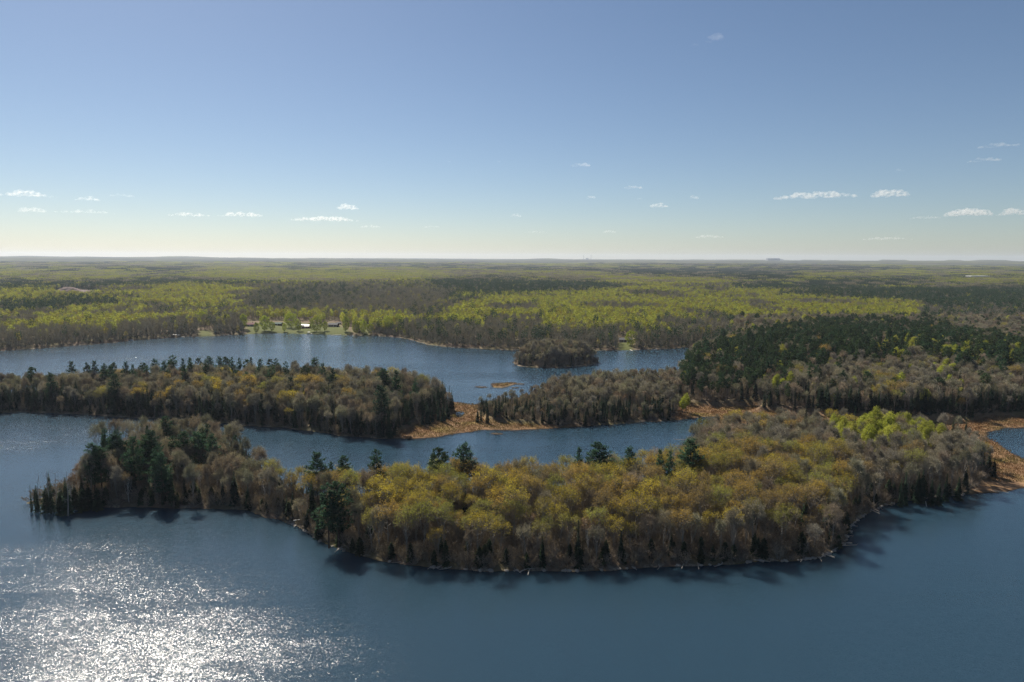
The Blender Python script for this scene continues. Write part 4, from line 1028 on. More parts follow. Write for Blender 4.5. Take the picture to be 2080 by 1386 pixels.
def plant(t):
    k = t['k']; nm = SPEC[k][0]; v = t.get('var'); nv = len(MESH[k])
    v = int(rng.integers(nv)) if v is None else v % nv
    root = bpy.data.objects.new(nm, None); COL.objects.link(root); root.empty_display_size = .5
    root.location = (t['x'], t['y'], t['z'] - .15); root.rotation_euler = (0, 0, rng.uniform(0, 6.28))
    if 'wf' in t: sc_ = t['s'] / NOMH[k]; root.scale = (sc_ * t['wf'], sc_ * t['wf'], sc_)
    else: q = t['s']; wv = q * rng.uniform(.88, 1.18); root.scale = (wv, wv, q)
    lab = t.get('label') or ((NAMEIT[k] + ' among the ' + t['group']) if t.get('group') else COLN[k][t['c']] + ' ' + NAMEIT[k] + ' ' + place_words(t))
    LABELS.setdefault(lab, []).append((pixel_of(np.array([[t['x'], t['y']]]), t['z'])[0, 0], root))
    root['label'] = lab; root['category'] = CATS[k]
    root['group'] = t.get('group') or ((NAMEIT[k] + 's').replace('spruces', 'spruces') + ' of the ' + {'pen': 'near peninsula', 'pen_edge': 'near shore', 'isle': 'middle island', 'mid_edge': 'middle shores', 'strip': 'wooded strip', 'round': 'round island', 'hill': 'right-hand woods'}.get(t['zone'], 'shore'))
    tint = np.array(TINTS[k][t['c']]) * rng.uniform(.75, 1.25)
    for part, me in zip(('trunk', 'crown'), MESH[k][v]):
        o = bpy.data.objects.new(part, me); COL.objects.link(o); o.parent = root
        o['tint'] = [float(a) for a in tint]
for k, L_ in by_kind.items():
    def rank(t):
        px = pixel_of(np.array([[t['x'], t['y']]]), t['z'] + 5)[0]
        inview = -20 < px[0] < 2100 and px[1] < 1400
        return (0 if t['zone'] == 'hero' else 1 if inview else 2, math.hypot(t['x'], t['y']))
    L_.sort(key=rank)
    lim = LIMIT.get(k, 295)
    inv = [t for t in L_ if rank(t)[0] < 2][:lim]; ids = set(map(id, inv)); rest = [t for t in L_ if id(t) not in ids]
    for t in inv: plant(t)
    if rest:
        pts = np.array([(t['x'], t['y'], t['z'] - .15) for t in rest]); q = np.array([t['s'] for t in rest]); wv = q * rng.uniform(.88, 1.18, len(q))
        tn = np.array([TINTS[k][t['c']] for t in rest]) * rng.uniform(.72, 1.28, (len(rest), 1))
        scatter(SPEC[k][0] + '_woods', *PROTO[k], pts, np.column_stack([wv, wv, q]), rng.uniform(0, 6.28, len(q)), tn)
def ordinal(n): return {1: 'first', 2: 'second', 3: 'third', 4: 'fourth', 5: 'fifth', 6: 'sixth'}.get(n, str(n) + ('th' if 10 < n % 100 < 14 else {1: 'st', 2: 'nd', 3: 'rd'}.get(n % 10, 'th')))
for lab, L_ in LABELS.items():      # look-alikes on one spot: counted from the left
    if len(L_) > 1:
        for i, (_px, r_) in enumerate(sorted(L_, key=lambda a: a[0])): r_['label'] = ordinal(i + 1) + ' from left, ' + lab
WOODN = {'f_gold': 'far_budding_woods', 'f_aspen': 'far_aspen_woods', 'f_bare': 'far_bare_woods', 'f_spruce': 'far_spruce_woods', 'f_pine': 'far_pine_woods', 's_leaf': 'distant_broadleaf_woods', 's_conifer': 'distant_conifer_woods',
         'l_leaf': 'horizon_broadleaf_woods', 'l_conifer': 'horizon_conifer_woods'}
for key, L_ in bucket.items():
    pts = np.concatenate([a[0] for a in L_]); sz = np.concatenate([a[1] for a in L_]); tn = np.concatenate([a[2] for a in L_])
    scatter(WOODN[key], *PROTO[key], pts - [0, 0, .2], sz, rng.uniform(0, 6.28, len(pts)), tn)

# ------------------------------------------------------------------ sedge on the marshes
def tuft(seed, n=26, r=1.5, h=1.0):
    g = np.random.default_rng(seed); K = MB(); az = g.uniform(0, 6.28, n); rr = r * np.sqrt(g.random(n))
    b = np.column_stack([np.cos(az) * rr, np.sin(az) * rr, np.zeros(n)]); hh = h * g.uniform(.5, 1.1, n)
    K.cards(b + np.column_stack([np.zeros(n), np.zeros(n), hh / 2]), np.column_stack([g.normal(size=n) * .3, g.normal(size=n) * .3, np.ones(n)]), rdir(g, n) * [1, 1, 0] + [.01, 0, 0], hh, g.uniform(.12, .28, n), 0)
    return K
c_t = proto_collection('sedge', [tuft(s_).mesh('sedge', [M_TTWIG]) for s_ in (1, 2, 3)])
p = candidates(-120, 520, 300, 560, 1.9); mw = marsh_w(p); s = shore(p); ok = (mw > .45) & (s > .25); p, s = p[ok], s[ok]
n_ = noise(p[:, 0] / 9, p[:, 1] / 9, 77); cl = np.array([(0.20, 0.118, 0.064), (0.225, 0.135, 0.074), (0.215, 0.150, 0.082), (0.175, 0.138, 0.062)])
ci_ = (n_ * 4 + rng.uniform(-.6, .6, len(p))).clip(0, 3).astype(int)
sz = rng.uniform(.6, 1.25, len(p))
scatter('marsh_sedge', c_t, 3, np.column_stack([p, height(p, s, marsh_w(p)) - .05]), np.column_stack([sz, sz, sz * rng.uniform(.6, 1.1, len(p))]), rng.uniform(0, 6.28, len(p)), cl[ci_] * rng.uniform(.85, 1.1, (len(p), 1)))

# ------------------------------------------------------------------ stones and driftwood at the water's edge
M_STONE = plain('shore_stone', (0.30, 0.27, 0.23), 0.85, 0.35, 2.0)
M_LOG = plain('driftwood', (0.36, 0.33, 0.29), 0.85, 0.3, 2.0)
def boulder_mesh(seed):
    g = np.random.default_rng(seed); n, m_ = 8, 6; v = []
    for i in range(m_ + 1):
        for j in range(n):
            th, ph = math.pi * i / m_, 2 * math.pi * j / n; r = 1 + .22 * g.normal()
            v.append((math.sin(th) * math.cos(ph) * r, math.sin(th) * math.sin(ph) * r * .8, math.cos(th) * .62 * r))
    i = np.arange(m_)[:, None] * n; j = np.arange(n)[None]; k = (j + 1) % n
    return mesh_np('boulder', v, [np.stack([i + j, i + n + j, i + n + k, i + k], -1).reshape(-1, 4)], [M_STONE], None, False)
LABELS2 = {}
bm_ = [boulder_mesh(s_) for s_ in (1, 2, 3, 4)]
def rest_on(x, y): return max(0.0, float(height(np.array([[x, y]]))[0]))
def along(path, n, off):
    pg = poly(path); seg = np.linalg.norm(np.diff(pg, axis=0), axis=1); cum = np.concatenate([[0], np.cumsum(seg)])
    for d_ in np.sort(rng.uniform(0, cum[-1], n)):
        i = min(len(seg) - 1, np.searchsorted(cum, d_) - 1 if d_ > 0 else 0); u = (d_ - cum[i]) / seg[i]; q = pg[i] * (1 - u) + pg[i + 1] * u
        for k in range(40):      # walk to the water's edge
            sv = shore(q[None])[0]
            if abs(sv - off) < .3: break
            e = 0.5; gr = np.array([shore((q + [e, 0])[None])[0] - sv, shore((q + [0, e])[None])[0] - sv]) / e
            q = q - gr * (sv - off) / max(.3, gr @ gr) * .5
        yield q
SHW = [(0, 560, 'under the dark west end'), (560, 700, 'by the narrow neck'), (700, 900, 'right of the twin pines'), (900, 1150, 'below the central golden woods'), (1150, 1400, 'right of the central golden woods'), (1400, 1640, 'before the cove point'), (1640, 1760, 'in the stony cove'), (1760, 1900, 'under the eastern spruces'), (1900, 2200, 'before the eastern marsh')]
def shore_words(px): return next((w3 for a, b, w3 in SHW if a <= px < b), 'at the eastern marsh')
k = 0
for path, n in ((PEN_FRONT[8:16], 14), (PEN_FRONT[15:24], 26), (PEN_FRONT[23:30], 34), (PEN_FRONT[29:35], 26)):
    for q in along(path, n, rng.uniform(-.1, .6)):
        o = obj('boulder', bm_[k % 4], loc=(q[0], q[1], rest_on(*q) + .12)); a = rng.uniform(.35, .95); o.scale = (a * rng.uniform(.9, 1.6), a, a * rng.uniform(.7, 1)); o.rotation_euler = (0, 0, rng.uniform(0, 6.28)); k += 1
        px = pixel_of(q[None], 0)[0, 0]
        LABELS2.setdefault(('large' if a > .7 else 'small') + ' pale stone ' + shore_words(px), []).append((px, o)); o['category'] = 'stone'; o['group'] = 'stones along the near shore'
def log_mesh(seed, Lg=6.0):
    g = np.random.default_rng(seed); K = MB(); a = curve(np.array([-Lg / 2, 0, 0]), np.array([Lg / 2, 0, .25]), np.array([0, g.normal() * .4, .1]), 6)
    K.tube(a, np.linspace(.2, .07, 6), 6, 0, True)
    for q in range(5):
        b = a[2 + q % 4] + g.normal(size=3) * .1; K.tube([b, b + [g.uniform(.2, .9), g.normal() * .9, abs(g.normal()) * .5]], [.05, .015], 4, 0)
    return K.mesh('driftwood_log', [M_LOG], True)
lm = [log_mesh(s_) for s_ in (1, 2, 3)]
k = 0
for path, n in ((PEN_FRONT[8:16], 6), (PEN_FRONT[15:24], 10), (PEN_FRONT[23:30], 10), (PEN_FRONT[29:36], 9)):
    for q in along(path, n, -.3):
        o = obj('driftwood_log', lm[k % 3], loc=(q[0], q[1], .22 + rest_on(*q))); o.rotation_euler = (0, 0, rng.uniform(0, 6.28)); a = rng.uniform(.5, 1.1); o.scale = (a, a, a); k += 1
        px = pixel_of(q[None], 0)[0, 0]
        LABELS2.setdefault(('long' if a > .8 else 'short') + ' grey fallen log ' + shore_words(px), []).append((px, o)); o['category'] = 'log'; o['group'] = 'fallen logs along the near shore'
for lab, L_ in LABELS2.items():
    for i, (_px, o) in enumerate(sorted(L_, key=lambda a: a[0])): o['label'] = (ordinal(i + 1) + ' from left, ' if len(L_) > 1 else '') + lab
q = P(618, 1056, 2.5); o = obj('fallen_birch', lm[0], loc=(q[0], q[1], 2.6), label='white fallen birch sticking out over the water by the neck', cat='log'); o.scale = (1.3, .7, .7); o.rotation_euler = (0, R(-4), R(6))
o.data = o.data.copy(); o.data.materials[0] = plain('birch_bark', (0.62, 0.60, 0.56), .7, .15, 3)
q = P(1882, 1029); K = MB(); K.tube([(0, 0, -.5), (-.25, 0, 1.0), (-.5, 0, 2.1)], [.10, .085, .06], 6, 0, True); K.tube([(-.05, 0, .15), (.45, .1, .05)], [.05, .03], 5, 0, True)
obj('leaning_stake', K.mesh('leaning_stake', [plain('stake_white', (0.7, 0.69, 0.66), .6, .1, 3)], True), loc=tuple(q), label='white leaning stake standing in the water off the eastern shore', cat='stake')
q = P(1705, 1110); o = obj('driftwood_log', lm[1], loc=(q[0] + 3.2, q[1], .25), label='dark fallen log reaching out from the cove point', cat='log', group='fallen logs along the near shore'); o.rotation_euler = (0, 0, R(4)); o.scale = (1, .8, .8)
for (px, py, L__, lab) in ((1393, 895, 1.2, 'upper fallen trunk lying out into the bay corner'), (1388, 907, 1.0, 'lower fallen trunk lying out into the bay corner')):
    q = P(px, py); o = obj('driftwood_log', lm[2], loc=(q[0] - 2, q[1], .3), label=lab, cat='log', group='fallen trunks in the bay'); o.rotation_euler = (0, 0, R(176)); o.scale = (L__ * 1.2, L__, L__)
# low peat lumps in the far lake and before the bay marsh
M_PEAT = plain('peat', (0.06, 0.045, 0.03), .95, .4, 1.5)
for px, py, a, lab in ((971, 786, 2.6, 'smallest dark peat lump left of the reed islet'), (980, 787, 4.2, 'dark peat lump just left of the reed islet'), (1055, 780.5, 4.5, 'dark peat lump at the right end of the reed islet'), (1047, 788, 3.0, 'faint peat lump below the reed islet'),
                       (1005, 881, 2.4, 'flat dark peat lump in the bay before the marsh'), (1012, 882, 3.0, 'second flat dark peat lump in the bay before the marsh')):
    q = P(px, py); o = obj('peat_lump', bm_[int(a * 10) % 4].copy(), loc=(q[0], q[1], .05), label=lab, cat='peat lump', group='peat lumps in the water'); o.data.materials[0] = M_PEAT; o.scale = (a, a * .7, .5)
# small open pool in the marsh neck
K = MB(); th = np.linspace(0, 2 * math.pi, 15)[:-1]; q = P(934, 842, .5)
K.add(np.column_stack([np.cos(th) * 2.6 * (1 + .2 * np.sin(3 * th)), np.sin(th) * 7.5, np.zeros(14)]), [list(range(14))], 0)
mw_ = float(height(q[:2][None])[0])
obj('marsh_pool', K.mesh('marsh_pool', [M_WATER]), loc=(q[0], q[1], mw_ + .35), kind='structure')

# ------------------------------------------------------------------ houses, docks and boats on the far shore
M_WALLR = plain('wall_red', (0.22, 0.06, 0.045), .8, .15, 2); M_WALLG = plain('wall_grey', (0.22, 0.22, 0.22), .8, .12, 2); M_WALLB = plain('wall_brown', (0.10, 0.065, 0.045), .8, .2, 2); M_WALLW = plain('wall_pale', (0.5, 0.5, 0.48), .8, .1, 2)
M_ROOFW = plain('roof_metal_white', (0.72, 0.72, 0.70), .28, .06, 1, .0); M_ROOFG = plain('roof_grey', (0.10, 0.10, 0.105), .8, .2, 3); M_ROOFR = plain('roof_red', (0.16, 0.075, 0.075), .8, .2, 3); M_ROOFV = plain('roof_green', (0.07, 0.11, 0.10), .8, .2, 3)
M_GLASS = plain('window_glass', (0.03, 0.04, 0.05), .08, .1, 1); M_TRIM = plain('trim_white', (0.7, 0.69, 0.66), .6, .08, 2); M_BRICK = plain('chimney_brick', (0.25, 0.12, 0.09), .9, .2, 6)
def box_mesh(nm, dims, m_, b=None):
    K = MB(); K.box(*dims, 0); return K.mesh(nm, [m_])
def house(nm, px, py, W, D, Hw, Hr, mw_, mr, label, rot=0.0, porch=False, chimney=True):
    q = P(px, py, 2.2); zz = rest_on(q[0], q[1])
    r_ = bpy.data.objects.new(nm, None); COL.objects.link(r_); r_.location = (q[0], q[1], zz - .2); r_.rotation_euler = (0, 0, rot)
    r_['label'] = label; r_['category'] = 'house'; r_['group'] = 'houses on the far shore'
    K = MB(); K.box(-W / 2, W / 2, -D / 2, D / 2, 0, Hw, 0)
    K.add([(-W / 2, -D / 2, Hw), (-W / 2, D / 2, Hw), (-W / 2, 0, Hw + Hr - .05)], [(0, 1, 2)], 0); K.add([(W / 2, -D / 2, Hw), (W / 2, D / 2, Hw), (W / 2, 0, Hw + Hr - .05)], [(0, 2, 1)], 0)
    obj('wall', K.mesh('wall', [mw_]), r_)
    e = .55; t_ = .18; sl_ = Hr / (D / 2)
    K = MB()
    for sg in (-1, 1):
        y0, z0 = sg * (D / 2 + e), Hw - e * sl_
        v = [(x_, y_, z_ + dz) for dz in (.03, .03 + t_) for x_, y_, z_ in ((-W / 2 - e, y0, z0), (W / 2 + e, y0, z0), (W / 2 + e, 0, Hw + Hr), (-W / 2 - e, 0, Hw + Hr))]
        K.add(v, [(0, 1, 2, 3), (4, 7, 6, 5), (0, 4, 5, 1), (1, 5, 6, 2), (3, 2, 6, 7), (0, 3, 7, 4)], 0)
    rf = obj('roof', K.mesh('roof', [mr]), r_)
    if chimney: K = MB(); K.box(W * .2, W * .2 + .9, .6, 1.5, Hw + .3 * Hr, Hw + Hr + 1.0, 0); obj('chimney', K.mesh('chimney', [M_BRICK]), rf)
    n = max(2, int(W / 3.2))
    for i in range(n):
        x_ = -W / 2 + W * (i + .5) / n
        if i == n // 2:
            d_ = obj('door', box_mesh('door', (x_ - .5, x_ + .5, -D / 2 - .06, -D / 2 - .005, .25, 2.3), M_TRIM), r_); obj('handle', box_mesh('handle', (x_ + .32, x_ + .4, -D / 2 - .12, -D / 2 - .062, 1.15, 1.25), M_ROOFG), d_); continue
        K = MB()
        for a in ((x_ - .85, x_ + .85, 1.0, 1.1), (x_ - .85, x_ + .85, 2.15, 2.25), (x_ - .85, x_ - .75, 1.1, 2.15), (x_ + .75, x_ + .85, 1.1, 2.15)): K.box(a[0], a[1], -D / 2 - .09, -D / 2 - .004, a[2], a[3], 0)
        w_ = obj('window', K.mesh('window', [M_TRIM]), r_)
        obj('pane', box_mesh('pane', (x_ - .75, x_ - .02, -D / 2 - .05, -D / 2 - .006, 1.1, 2.15), M_GLASS), w_); obj('pane', box_mesh('pane', (x_ + .02, x_ + .75, -D / 2 - .05, -D / 2 - .006, 1.1, 2.15), M_GLASS), w_)
    if porch:
        K = MB(); K.box(-W / 2, W / 2, -D / 2 - 2.6, -D / 2 - .1, .3, .5, 0)
        pr = obj('porch', K.mesh('porch', [M_WALLB]), r_)
        for i in range(4):
            x_ = -W / 2 + .2 + (W - .4) * i / 3; obj('post', box_mesh('post', (x_ - .08, x_ + .08, -D / 2 - 2.5, -D / 2 - 2.34, .5, 2.5), M_TRIM), pr)
    return r_
house('lake_house', 509, 666, 12, 8, 2.8, 2.0, M_WALLG, M_ROOFR, 'leftmost lake house, grey with a dull red roof, beside a round lime tree', R(8))
house('lake_house', 563, 664, 14, 7, 2.4, 1.3, M_WALLB, M_ROOFV, 'low brown lake house with a dull green roof between two lime trees', R(-3), chimney=False)
house('lake_cabin', 621, 668, 11, 9, 2.9, 2.0, M_WALLR, M_ROOFW, 'red cabin under a gleaming white metal roof on the lawn', R(4))
house('lake_house', 678, 666, 13, 8, 3.0, 2.0, M_WALLB, M_ROOFG, 'dark lake house with grey roof right of the roundest lime tree', R(-8), True)
house('garden_shed', 689, 662, 5, 4, 2.4, 1.0, M_WALLG, M_ROOFG, 'small shed with grey roof behind the dark lake house', R(0), chimney=False)
house('cabin_annex', 611, 668.5, 8, 7, 2.5, 1.5, M_WALLR, M_ROOFG, 'dark-roofed red annex at the left of the white-roofed red cabin', R(4), chimney=False)
house('lone_cabin', 1270, 697, 15, 8, 3.0, 1.9, M_WALLB, M_ROOFG, 'lone dark cabin with a grey roof above a small lawn on the far shore', R(-4), True)
M_DOCK = plain('dock_boards', (0.42, 0.40, 0.36), .8, .15, 2)
def dock(px, py, Ld, label, rot=0.0):
    q = P(px, py); r_ = bpy.data.objects.new('dock', None); COL.objects.link(r_); r_.location = (q[0], q[1], 0); r_.rotation_euler = (0, 0, rot); r_['label'] = label; r_['category'] = 'dock'; r_['group'] = 'docks on the far shore'
    obj('deck', box_mesh('deck', (-.8, .8, -Ld, 2.5, .45, .6), M_DOCK), r_)
    for y_ in (-Ld + .4, -Ld / 2):
        for x_ in (-.72, .72): obj('post', box_mesh('post', (x_ - .08, x_ + .08, y_ - .08, y_ + .08, -.6, .44), M_WALLB), r_)
dock(633, 678, 9, 'short dock on the shore below the red cabin', R(14)); dock(690, 681, 12, 'dock lying slantwise right of the red cabin', R(-50)); dock(1281, 712, 7, 'dock below the lone dark cabin', R(5)); dock(445, 681.5, 9, 'dock at the grassy bank left of the houses', R(70)); dock(367, 685, 8, 'dock beside the two white boats', R(60))
M_HULL = plain('hull_white', (0.75, 0.75, 0.73), .35, .05, 1)
def boat(px, py, label, rot, canopy=False, L0=6.0):
    q = P(px, py); r_ = bpy.data.objects.new('boat', None); COL.objects.link(r_); r_.location = (q[0], q[1], 0); r_.rotation_euler = (0, 0, rot); r_['label'] = label; r_['category'] = 'boat'; r_['group'] = 'boats moored on the far shore'
    st = np.linspace(0, 1, 7); hw = 1.05 * np.clip(1 - (st ** 3.2), .03, 1); v = []
    for u, w_ in zip(st, hw): v += [(-L0 / 2 + L0 * u, -w_, .75 + .2 * u), (-L0 / 2 + L0 * u, -w_ * .6, -.15), (-L0 / 2 + L0 * u, w_ * .6, -.15), (-L0 / 2 + L0 * u, w_, .75 + .2 * u)]
    f = [(4 * i + a, 4 * i + 4 + a, 4 * i + 5 + a, 4 * i + 1 + a) for i in range(6) for a in range(3)]; K = MB(); K.add(v, f, 0); K.add(v, [(0, 1, 2, 3)], 0); K.add([(a, b, .32) for a, b, c_ in v], [(4 * i, 4 * i + 3, 4 * i + 7, 4 * i + 4) for i in range(6)], 0)
    obj('hull', K.mesh('hull', [M_HULL]), r_)
    for x_ in (-1.3, .3): obj('seat', box_mesh('seat', (x_ - .22, x_ + .22, -.75, .75, .5, .6), M_WALLB), r_)
    obj('motor', box_mesh('motor', (-L0 / 2 - .4, -L0 / 2 - .02, -.22, .22, .35, 1.25), M_ROOFG), r_)
    if canopy:
        K = MB(); th = np.linspace(0, math.pi, 7); 
        v = [(x_, -1.3 * math.cos(a), 2.3 + .35 * math.sin(a)) for x_ in (-2.6, 2.2) for a in th]; K.add(v, [(i, i + 1, i + 8, i + 7) for i in range(6)], 0); cn = obj('canopy', K.mesh('canopy', [M_HULL]), r_)
        for x_ in (-2.5, 2.1):
            for y_ in (-1.15, 1.15): obj('pole', box_mesh('pole', (x_ - .05, x_ + .05, y_ - .05, y_ + .05, .7, 2.4), M_ROOFG), cn)
boat(357, 684, 'left one of two white boats under canopies left of the houses', R(10), True); boat(364, 684.5, 'right one of two white boats under canopies left of the houses', R(-15), True)
boat(265, 692, 'white boat alone at the dark wooded shore, farthest left', R(5)); boat(627, 678.5, 'white boat under a canopy below the red cabin', R(75), True); boat(444, 679, 'small white boat drawn up at the grassy bank', R(20)); boat(1331, 711, 'small white boat right of the lone dark cabin', R(30))

# ------------------------------------------------------------------ works on the skyline
M_CONC = plain('concrete_far', (0.30, 0.30, 0.30), .9, .1, .02); M_CLAD = plain('cladding_far', (0.24, 0.25, 0.28), .9, .1, .02)
def sky_pt(px, dist):
    d_ = _f + _r * ((px - CX) / F) + _u * ((CY - 526) / F); d_ = d_ / np.hypot(d_[0], d_[1]); q = d_[:2] * dist; return q[0], q[1], float(height(q[None], np.array([500.0]), np.zeros(1))[0])
x_, y_, z_ = sky_pt(1193, 18800)
r_ = bpy.data.objects.new('power_plant', None); COL.objects.link(r_); r_.location = (x_, y_, z_ - 5); r_['label'] = 'faint power plant with two tall stacks on the skyline'; r_['category'] = 'power plant'
for xx in (-100, 100):
    K = MB(); K.tube([(xx, 0, 0), (xx, 0, 70), (xx, 0, 138)], [8, 6.5, 5.5], 12, 0, True); obj('stack', K.mesh('stack', [M_CONC], True), r_)
K = MB(); K.box(-40, 10, -30, 30, 0, 52, 0); K.box(10, 40, -30, 30, 0, 38, 0); obj('boiler_house', K.mesh('boiler_house', [M_CLAD]), r_)
x_, y_, z_ = sky_pt(1570, 17000)
r_ = bpy.data.objects.new('plant_building', None); COL.objects.link(r_); r_.location = (x_, y_, z_ - 5); r_['label'] = 'long box-shaped works building on the skyline to the right'; r_['category'] = 'factory'
K = MB(); K.box(-140, 140, -60, 60, 0, 58, 0); obj('main_hall', K.mesh('main_hall', [M_CLAD]), r_)
K = MB(); K.box(140.5, 230, -40, 40, 0, 34, 0); obj('side_hall', K.mesh('side_hall', [M_WALLW]), r_)
x_, y_, z_ = P(1985, 566, 14)
r_ = bpy.data.objects.new('warehouse', None); COL.objects.link(r_); r_.location = (x_, y_, float(height(np.array([[x_, y_]]), np.array([500.0]), np.zeros(1))[0]) + 8); r_['label'] = 'long low white-roofed shed in the far woods at right'; r_['category'] = 'shed'
K = MB(); K.box(-42, 42, -20, 20, 0, 6, 0); obj('wall', K.mesh('wall', [M_WALLG]), r_); K = MB(); K.box(-43, 43, -21, 21, 6.01, 8, 0); obj('roof', K.mesh('roof', [M_ROOFW]), r_)
# spoil heaps of the gravel pit
M_SPOIL = plain('spoil_gravel', (0.19, 0.145, 0.13), .95, .4, .08)
for px, py, a, h_, lab in ((112, 604, 34, 9, 'pinkish gravel heap at the left of the gravel pit'), (140, 600, 40, 14, 'largest dark topped gravel heap in the gravel pit'), (170, 603, 28, 8, 'flat gravel heap right of the largest one'), (205, 601, 36, 8, 'low gravel heap at the right of the gravel pit')):
    q = P(px, py, 6); th = np.linspace(0, 2 * math.pi, 25)[:-1]; v, n = [], 9; g = np.random.default_rng(int(px))
    for i in range(n):
        u = 1 - i / (n - 1) * .82
        for t_ in th: k_ = u * a * (1 + .14 * math.sin(3 * t_ + px) + .05 * g.normal()); v.append((math.cos(t_) * k_, math.sin(t_) * k_ * .7, h_ * (1 - u ** 1.5) * 1.15 + g.normal() * .25 - 1.0))
    i = np.arange(n - 1)[:, None] * 24; j = np.arange(24)[None]; k_ = (j + 1) % 24
    me = mesh_np('gravel_heap', v, [np.stack([i + j, i + k_, i + k_ + 24, i + j + 24], -1).reshape(-1, 4), np.arange((n - 1) * 24, n * 24)[None]], [M_SPOIL])
    obj('gravel_heap', me, loc=(q[0], q[1], float(height(q[:2][None])[0])), label=lab, cat='gravel heap', group='gravel heaps in the pit')

# ------------------------------------------------------------------ clouds: small fair-weather cumulus, wholly above the haze
def cloud_material(dens):
    m, t, N, L = mat('cloud_vapour')
    v = N('ShaderNodeVolumePrincipled'); v.inputs['Color'].default_value = (.99, .985, .97, 1); v.inputs['Anisotropy'].default_value = .35
    tc = N('ShaderNodeTexCoord'); mp = N('ShaderNodeMapping'); mp.inputs['Scale'].default_value = (1, 1, 1.8)
    nz = N('ShaderNodeTexNoise'); nz.inputs['Scale'].default_value = .011; nz.inputs['Detail'].default_value = 4
    L(tc.outputs['Object'], mp.inputs[0]); L(mp.outputs[0], nz.inputs['Vector'])
    r_ = N('ShaderNodeMapRange'); r_.inputs[1].default_value = .40; r_.inputs[2].default_value = .66; r_.inputs[4].default_value = dens; L(nz.outputs[0], r_.inputs[0]); L(r_.outputs[0], v.inputs['Density'])
    o = N('ShaderNodeOutputMaterial'); L(v.outputs[0], o.inputs['Volume']); return m
M_CLOUD = cloud_material(0.0044); M_THIN = cloud_material(0.0026)
def cloud(px, py, wpx, hpx, seed, label, thin=False, alt=1500.0):
    d_ = _f + _r * ((px - CX) / F) + _u * ((CY - py) / F); d_ /= np.linalg.norm(d_)
    dist = (alt - CAM_H) / d_[2]; dist = min(dist, 42000.0)
    q = np.array([0, 0, CAM_H]) + d_ * dist; sc_ = dist / F
    W, Hh = wpx * sc_, hpx * sc_; g = np.random.default_rng(seed)
    bm = MB(); n = max(6, int(7 + wpx / 7))
    for i in range(n):
        u = np.clip(-1 + 2 * (i + g.uniform(-.6, 1.6)) / n, -1, 1); x_ = u * W * .46; r0 = Hh * g.uniform(.30, .55) * (1 - .55 * u * u)
        if wpx / hpx > 5: r0 *= .8
        cz = r0 * .55 + Hh * .25 * (1 - u * u) * g.uniform(0, 1)
        th = np.linspace(0, math.pi, 8); ph = np.linspace(0, 2 * math.pi, 13)[:-1]
        v = np.array([(x_ + math.sin(a) * math.cos(b) * r0 * 1.7, math.sin(a) * math.sin(b) * r0 * 1.7 + g.normal() * 1e-3, cz + math.cos(a) * r0 * (1 if a < 1.6 else .55)) for a in th for b in ph])
        ii = np.arange(7)[:, None] * 12; jj = np.arange(12)[None]; kk = (jj + 1) % 12
        bm.add(v, np.stack([ii + jj, ii + 12 + jj, ii + 12 + kk, ii + kk], -1).reshape(-1, 4), 0)
    me = bm.mesh('cloud', [M_THIN if thin else M_CLOUD])
    o = obj('cloud', me, loc=(q[0], q[1], q[2]), label=label, cat='cloud', group='small clouds over the horizon')
    o.rotation_euler = (0, 0, -math.atan2(q[0], q[1]))
    rm = o.modifiers.new('merge', 'REMESH'); rm.mode = 'VOXEL'; rm.voxel_size = max(Hh * .05, W / 150)
    tx = bpy.data.textures.new('billow', 'CLOUDS'); tx.noise_scale = Hh * .45; tx.noise_depth = 3
    dm = o.modifiers.new('billow', 'DISPLACE'); dm.texture = tx; dm.strength = Hh * .38; dm.mid_level = .55; dm.texture_coords = 'LOCAL'
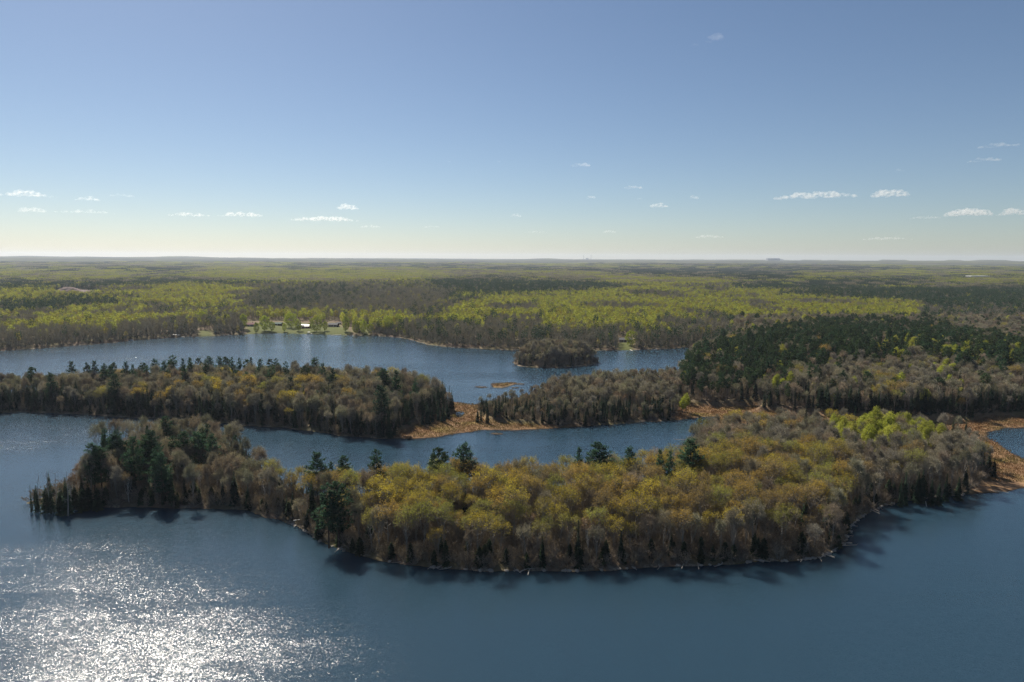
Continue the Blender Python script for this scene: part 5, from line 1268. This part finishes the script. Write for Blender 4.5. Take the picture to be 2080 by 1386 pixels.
CLOUDS = [(46, 400, 108, 13, 'long lumpy cloud at the left edge of the sky', 0), (178, 408, 38, 8, 'small flat cloud right of the long lumpy one at the left edge', 0), (248, 400, 42, 7, 'thin wisp highest of the left-hand clouds', 1), (66, 432, 42, 10, 'faint puff under the long lumpy cloud at the left edge', 1),
          (172, 434, 95, 9, 'faint ragged streak low at the left', 1), (386, 440, 80, 9, 'flat streak cloud left of the middle', 0), (492, 441, 86, 12, 'streak cloud with a raised bump', 0), (706, 426, 40, 13, 'two-tiered puff above the long broken cloud', 0), (660, 450, 140, 13, 'long broken cloud left of centre', 0),
          (752, 463, 50, 7, 'faint tail right of the long broken cloud', 1), (876, 463, 40, 6, 'faint low sliver near the centre', 1), (912, 330, 8, 4, 'tiny speck of cloud high left of centre', 1), (1013, 331, 8, 4, 'tiny speck of cloud high at the centre', 1), (1180, 339, 40, 9, 'two small joined puffs high right of centre', 0),
          (1286, 384, 38, 8, 'small cloud with trailing right end', 0), (1201, 404, 18, 7, 'tiny round puff lower right of centre', 0), (1297, 406, 14, 4, 'tiny sliver under the cloud with trailing end', 1), (1410, 405, 17, 8, 'tiny round puff left of the biggest cloud', 0), (1338, 422, 36, 10, 'low puff left of the biggest cloud', 0),
          (1660, 404, 152, 18, 'biggest cloud, long with a domed middle', 0), (1806, 401, 58, 18, 'dome-shaped cloud right of the biggest', 0), (2028, 300, 60, 11, 'upper of two clouds high at the right', 0), (2000, 329, 50, 9, 'lower of two clouds high at the right', 0), (1826, 349, 16, 5, 'tiny puff below left of the two high clouds', 1),
          (1880, 445, 50, 8, 'faint low cloud under the dome-shaped one', 1), (1968, 440, 72, 16, 'double cloud low at the right', 0), (2058, 438, 44, 12, 'cloud at the right edge, low', 0), (1048, 441, 18, 8, 'faint speck low at the centre', 1), (1440, 484, 60, 9, 'pale broken cloud close over the horizon', 1), (1238, 473, 26, 6, 'pale sliver close over the horizon', 1),
          (1453, 85, 26, 15, 'highest wisp of cloud, alone in the blue', 1), (1412, 94, 14, 5, 'faint fleck left of the highest wisp', 1), (1090, 473, 50, 5, 'very pale sliver near the horizon at the centre', 1), (1800, 488, 90, 8, 'very pale band close over the horizon at the right', 1)]
for i, (px, py, wp, hp_, lab, th_) in enumerate(CLOUDS): cloud(px, py, wp, hp_, 300 + i, lab, bool(th_))

# ------------------------------------------------------------------ air: one closed box of thin haze round everything but the sky and clouds
def haze_box(dens):
    m, t, N, L = mat('haze_air')
    v = N('ShaderNodeVolumePrincipled'); v.inputs['Color'].default_value = (0.70, 0.79, 0.93, 1); v.inputs['Density'].default_value = dens; v.inputs['Anisotropy'].default_value = .3
    o = N('ShaderNodeOutputMaterial'); L(v.outputs[0], o.inputs['Volume'])
    K = MB(); K.box(-25500, 25500, -1200, 25500, -4.0, 245.0, 0)
    h = obj('haze', K.mesh('haze', [m]), kind='stuff'); return h
haze_box(3.2e-5)
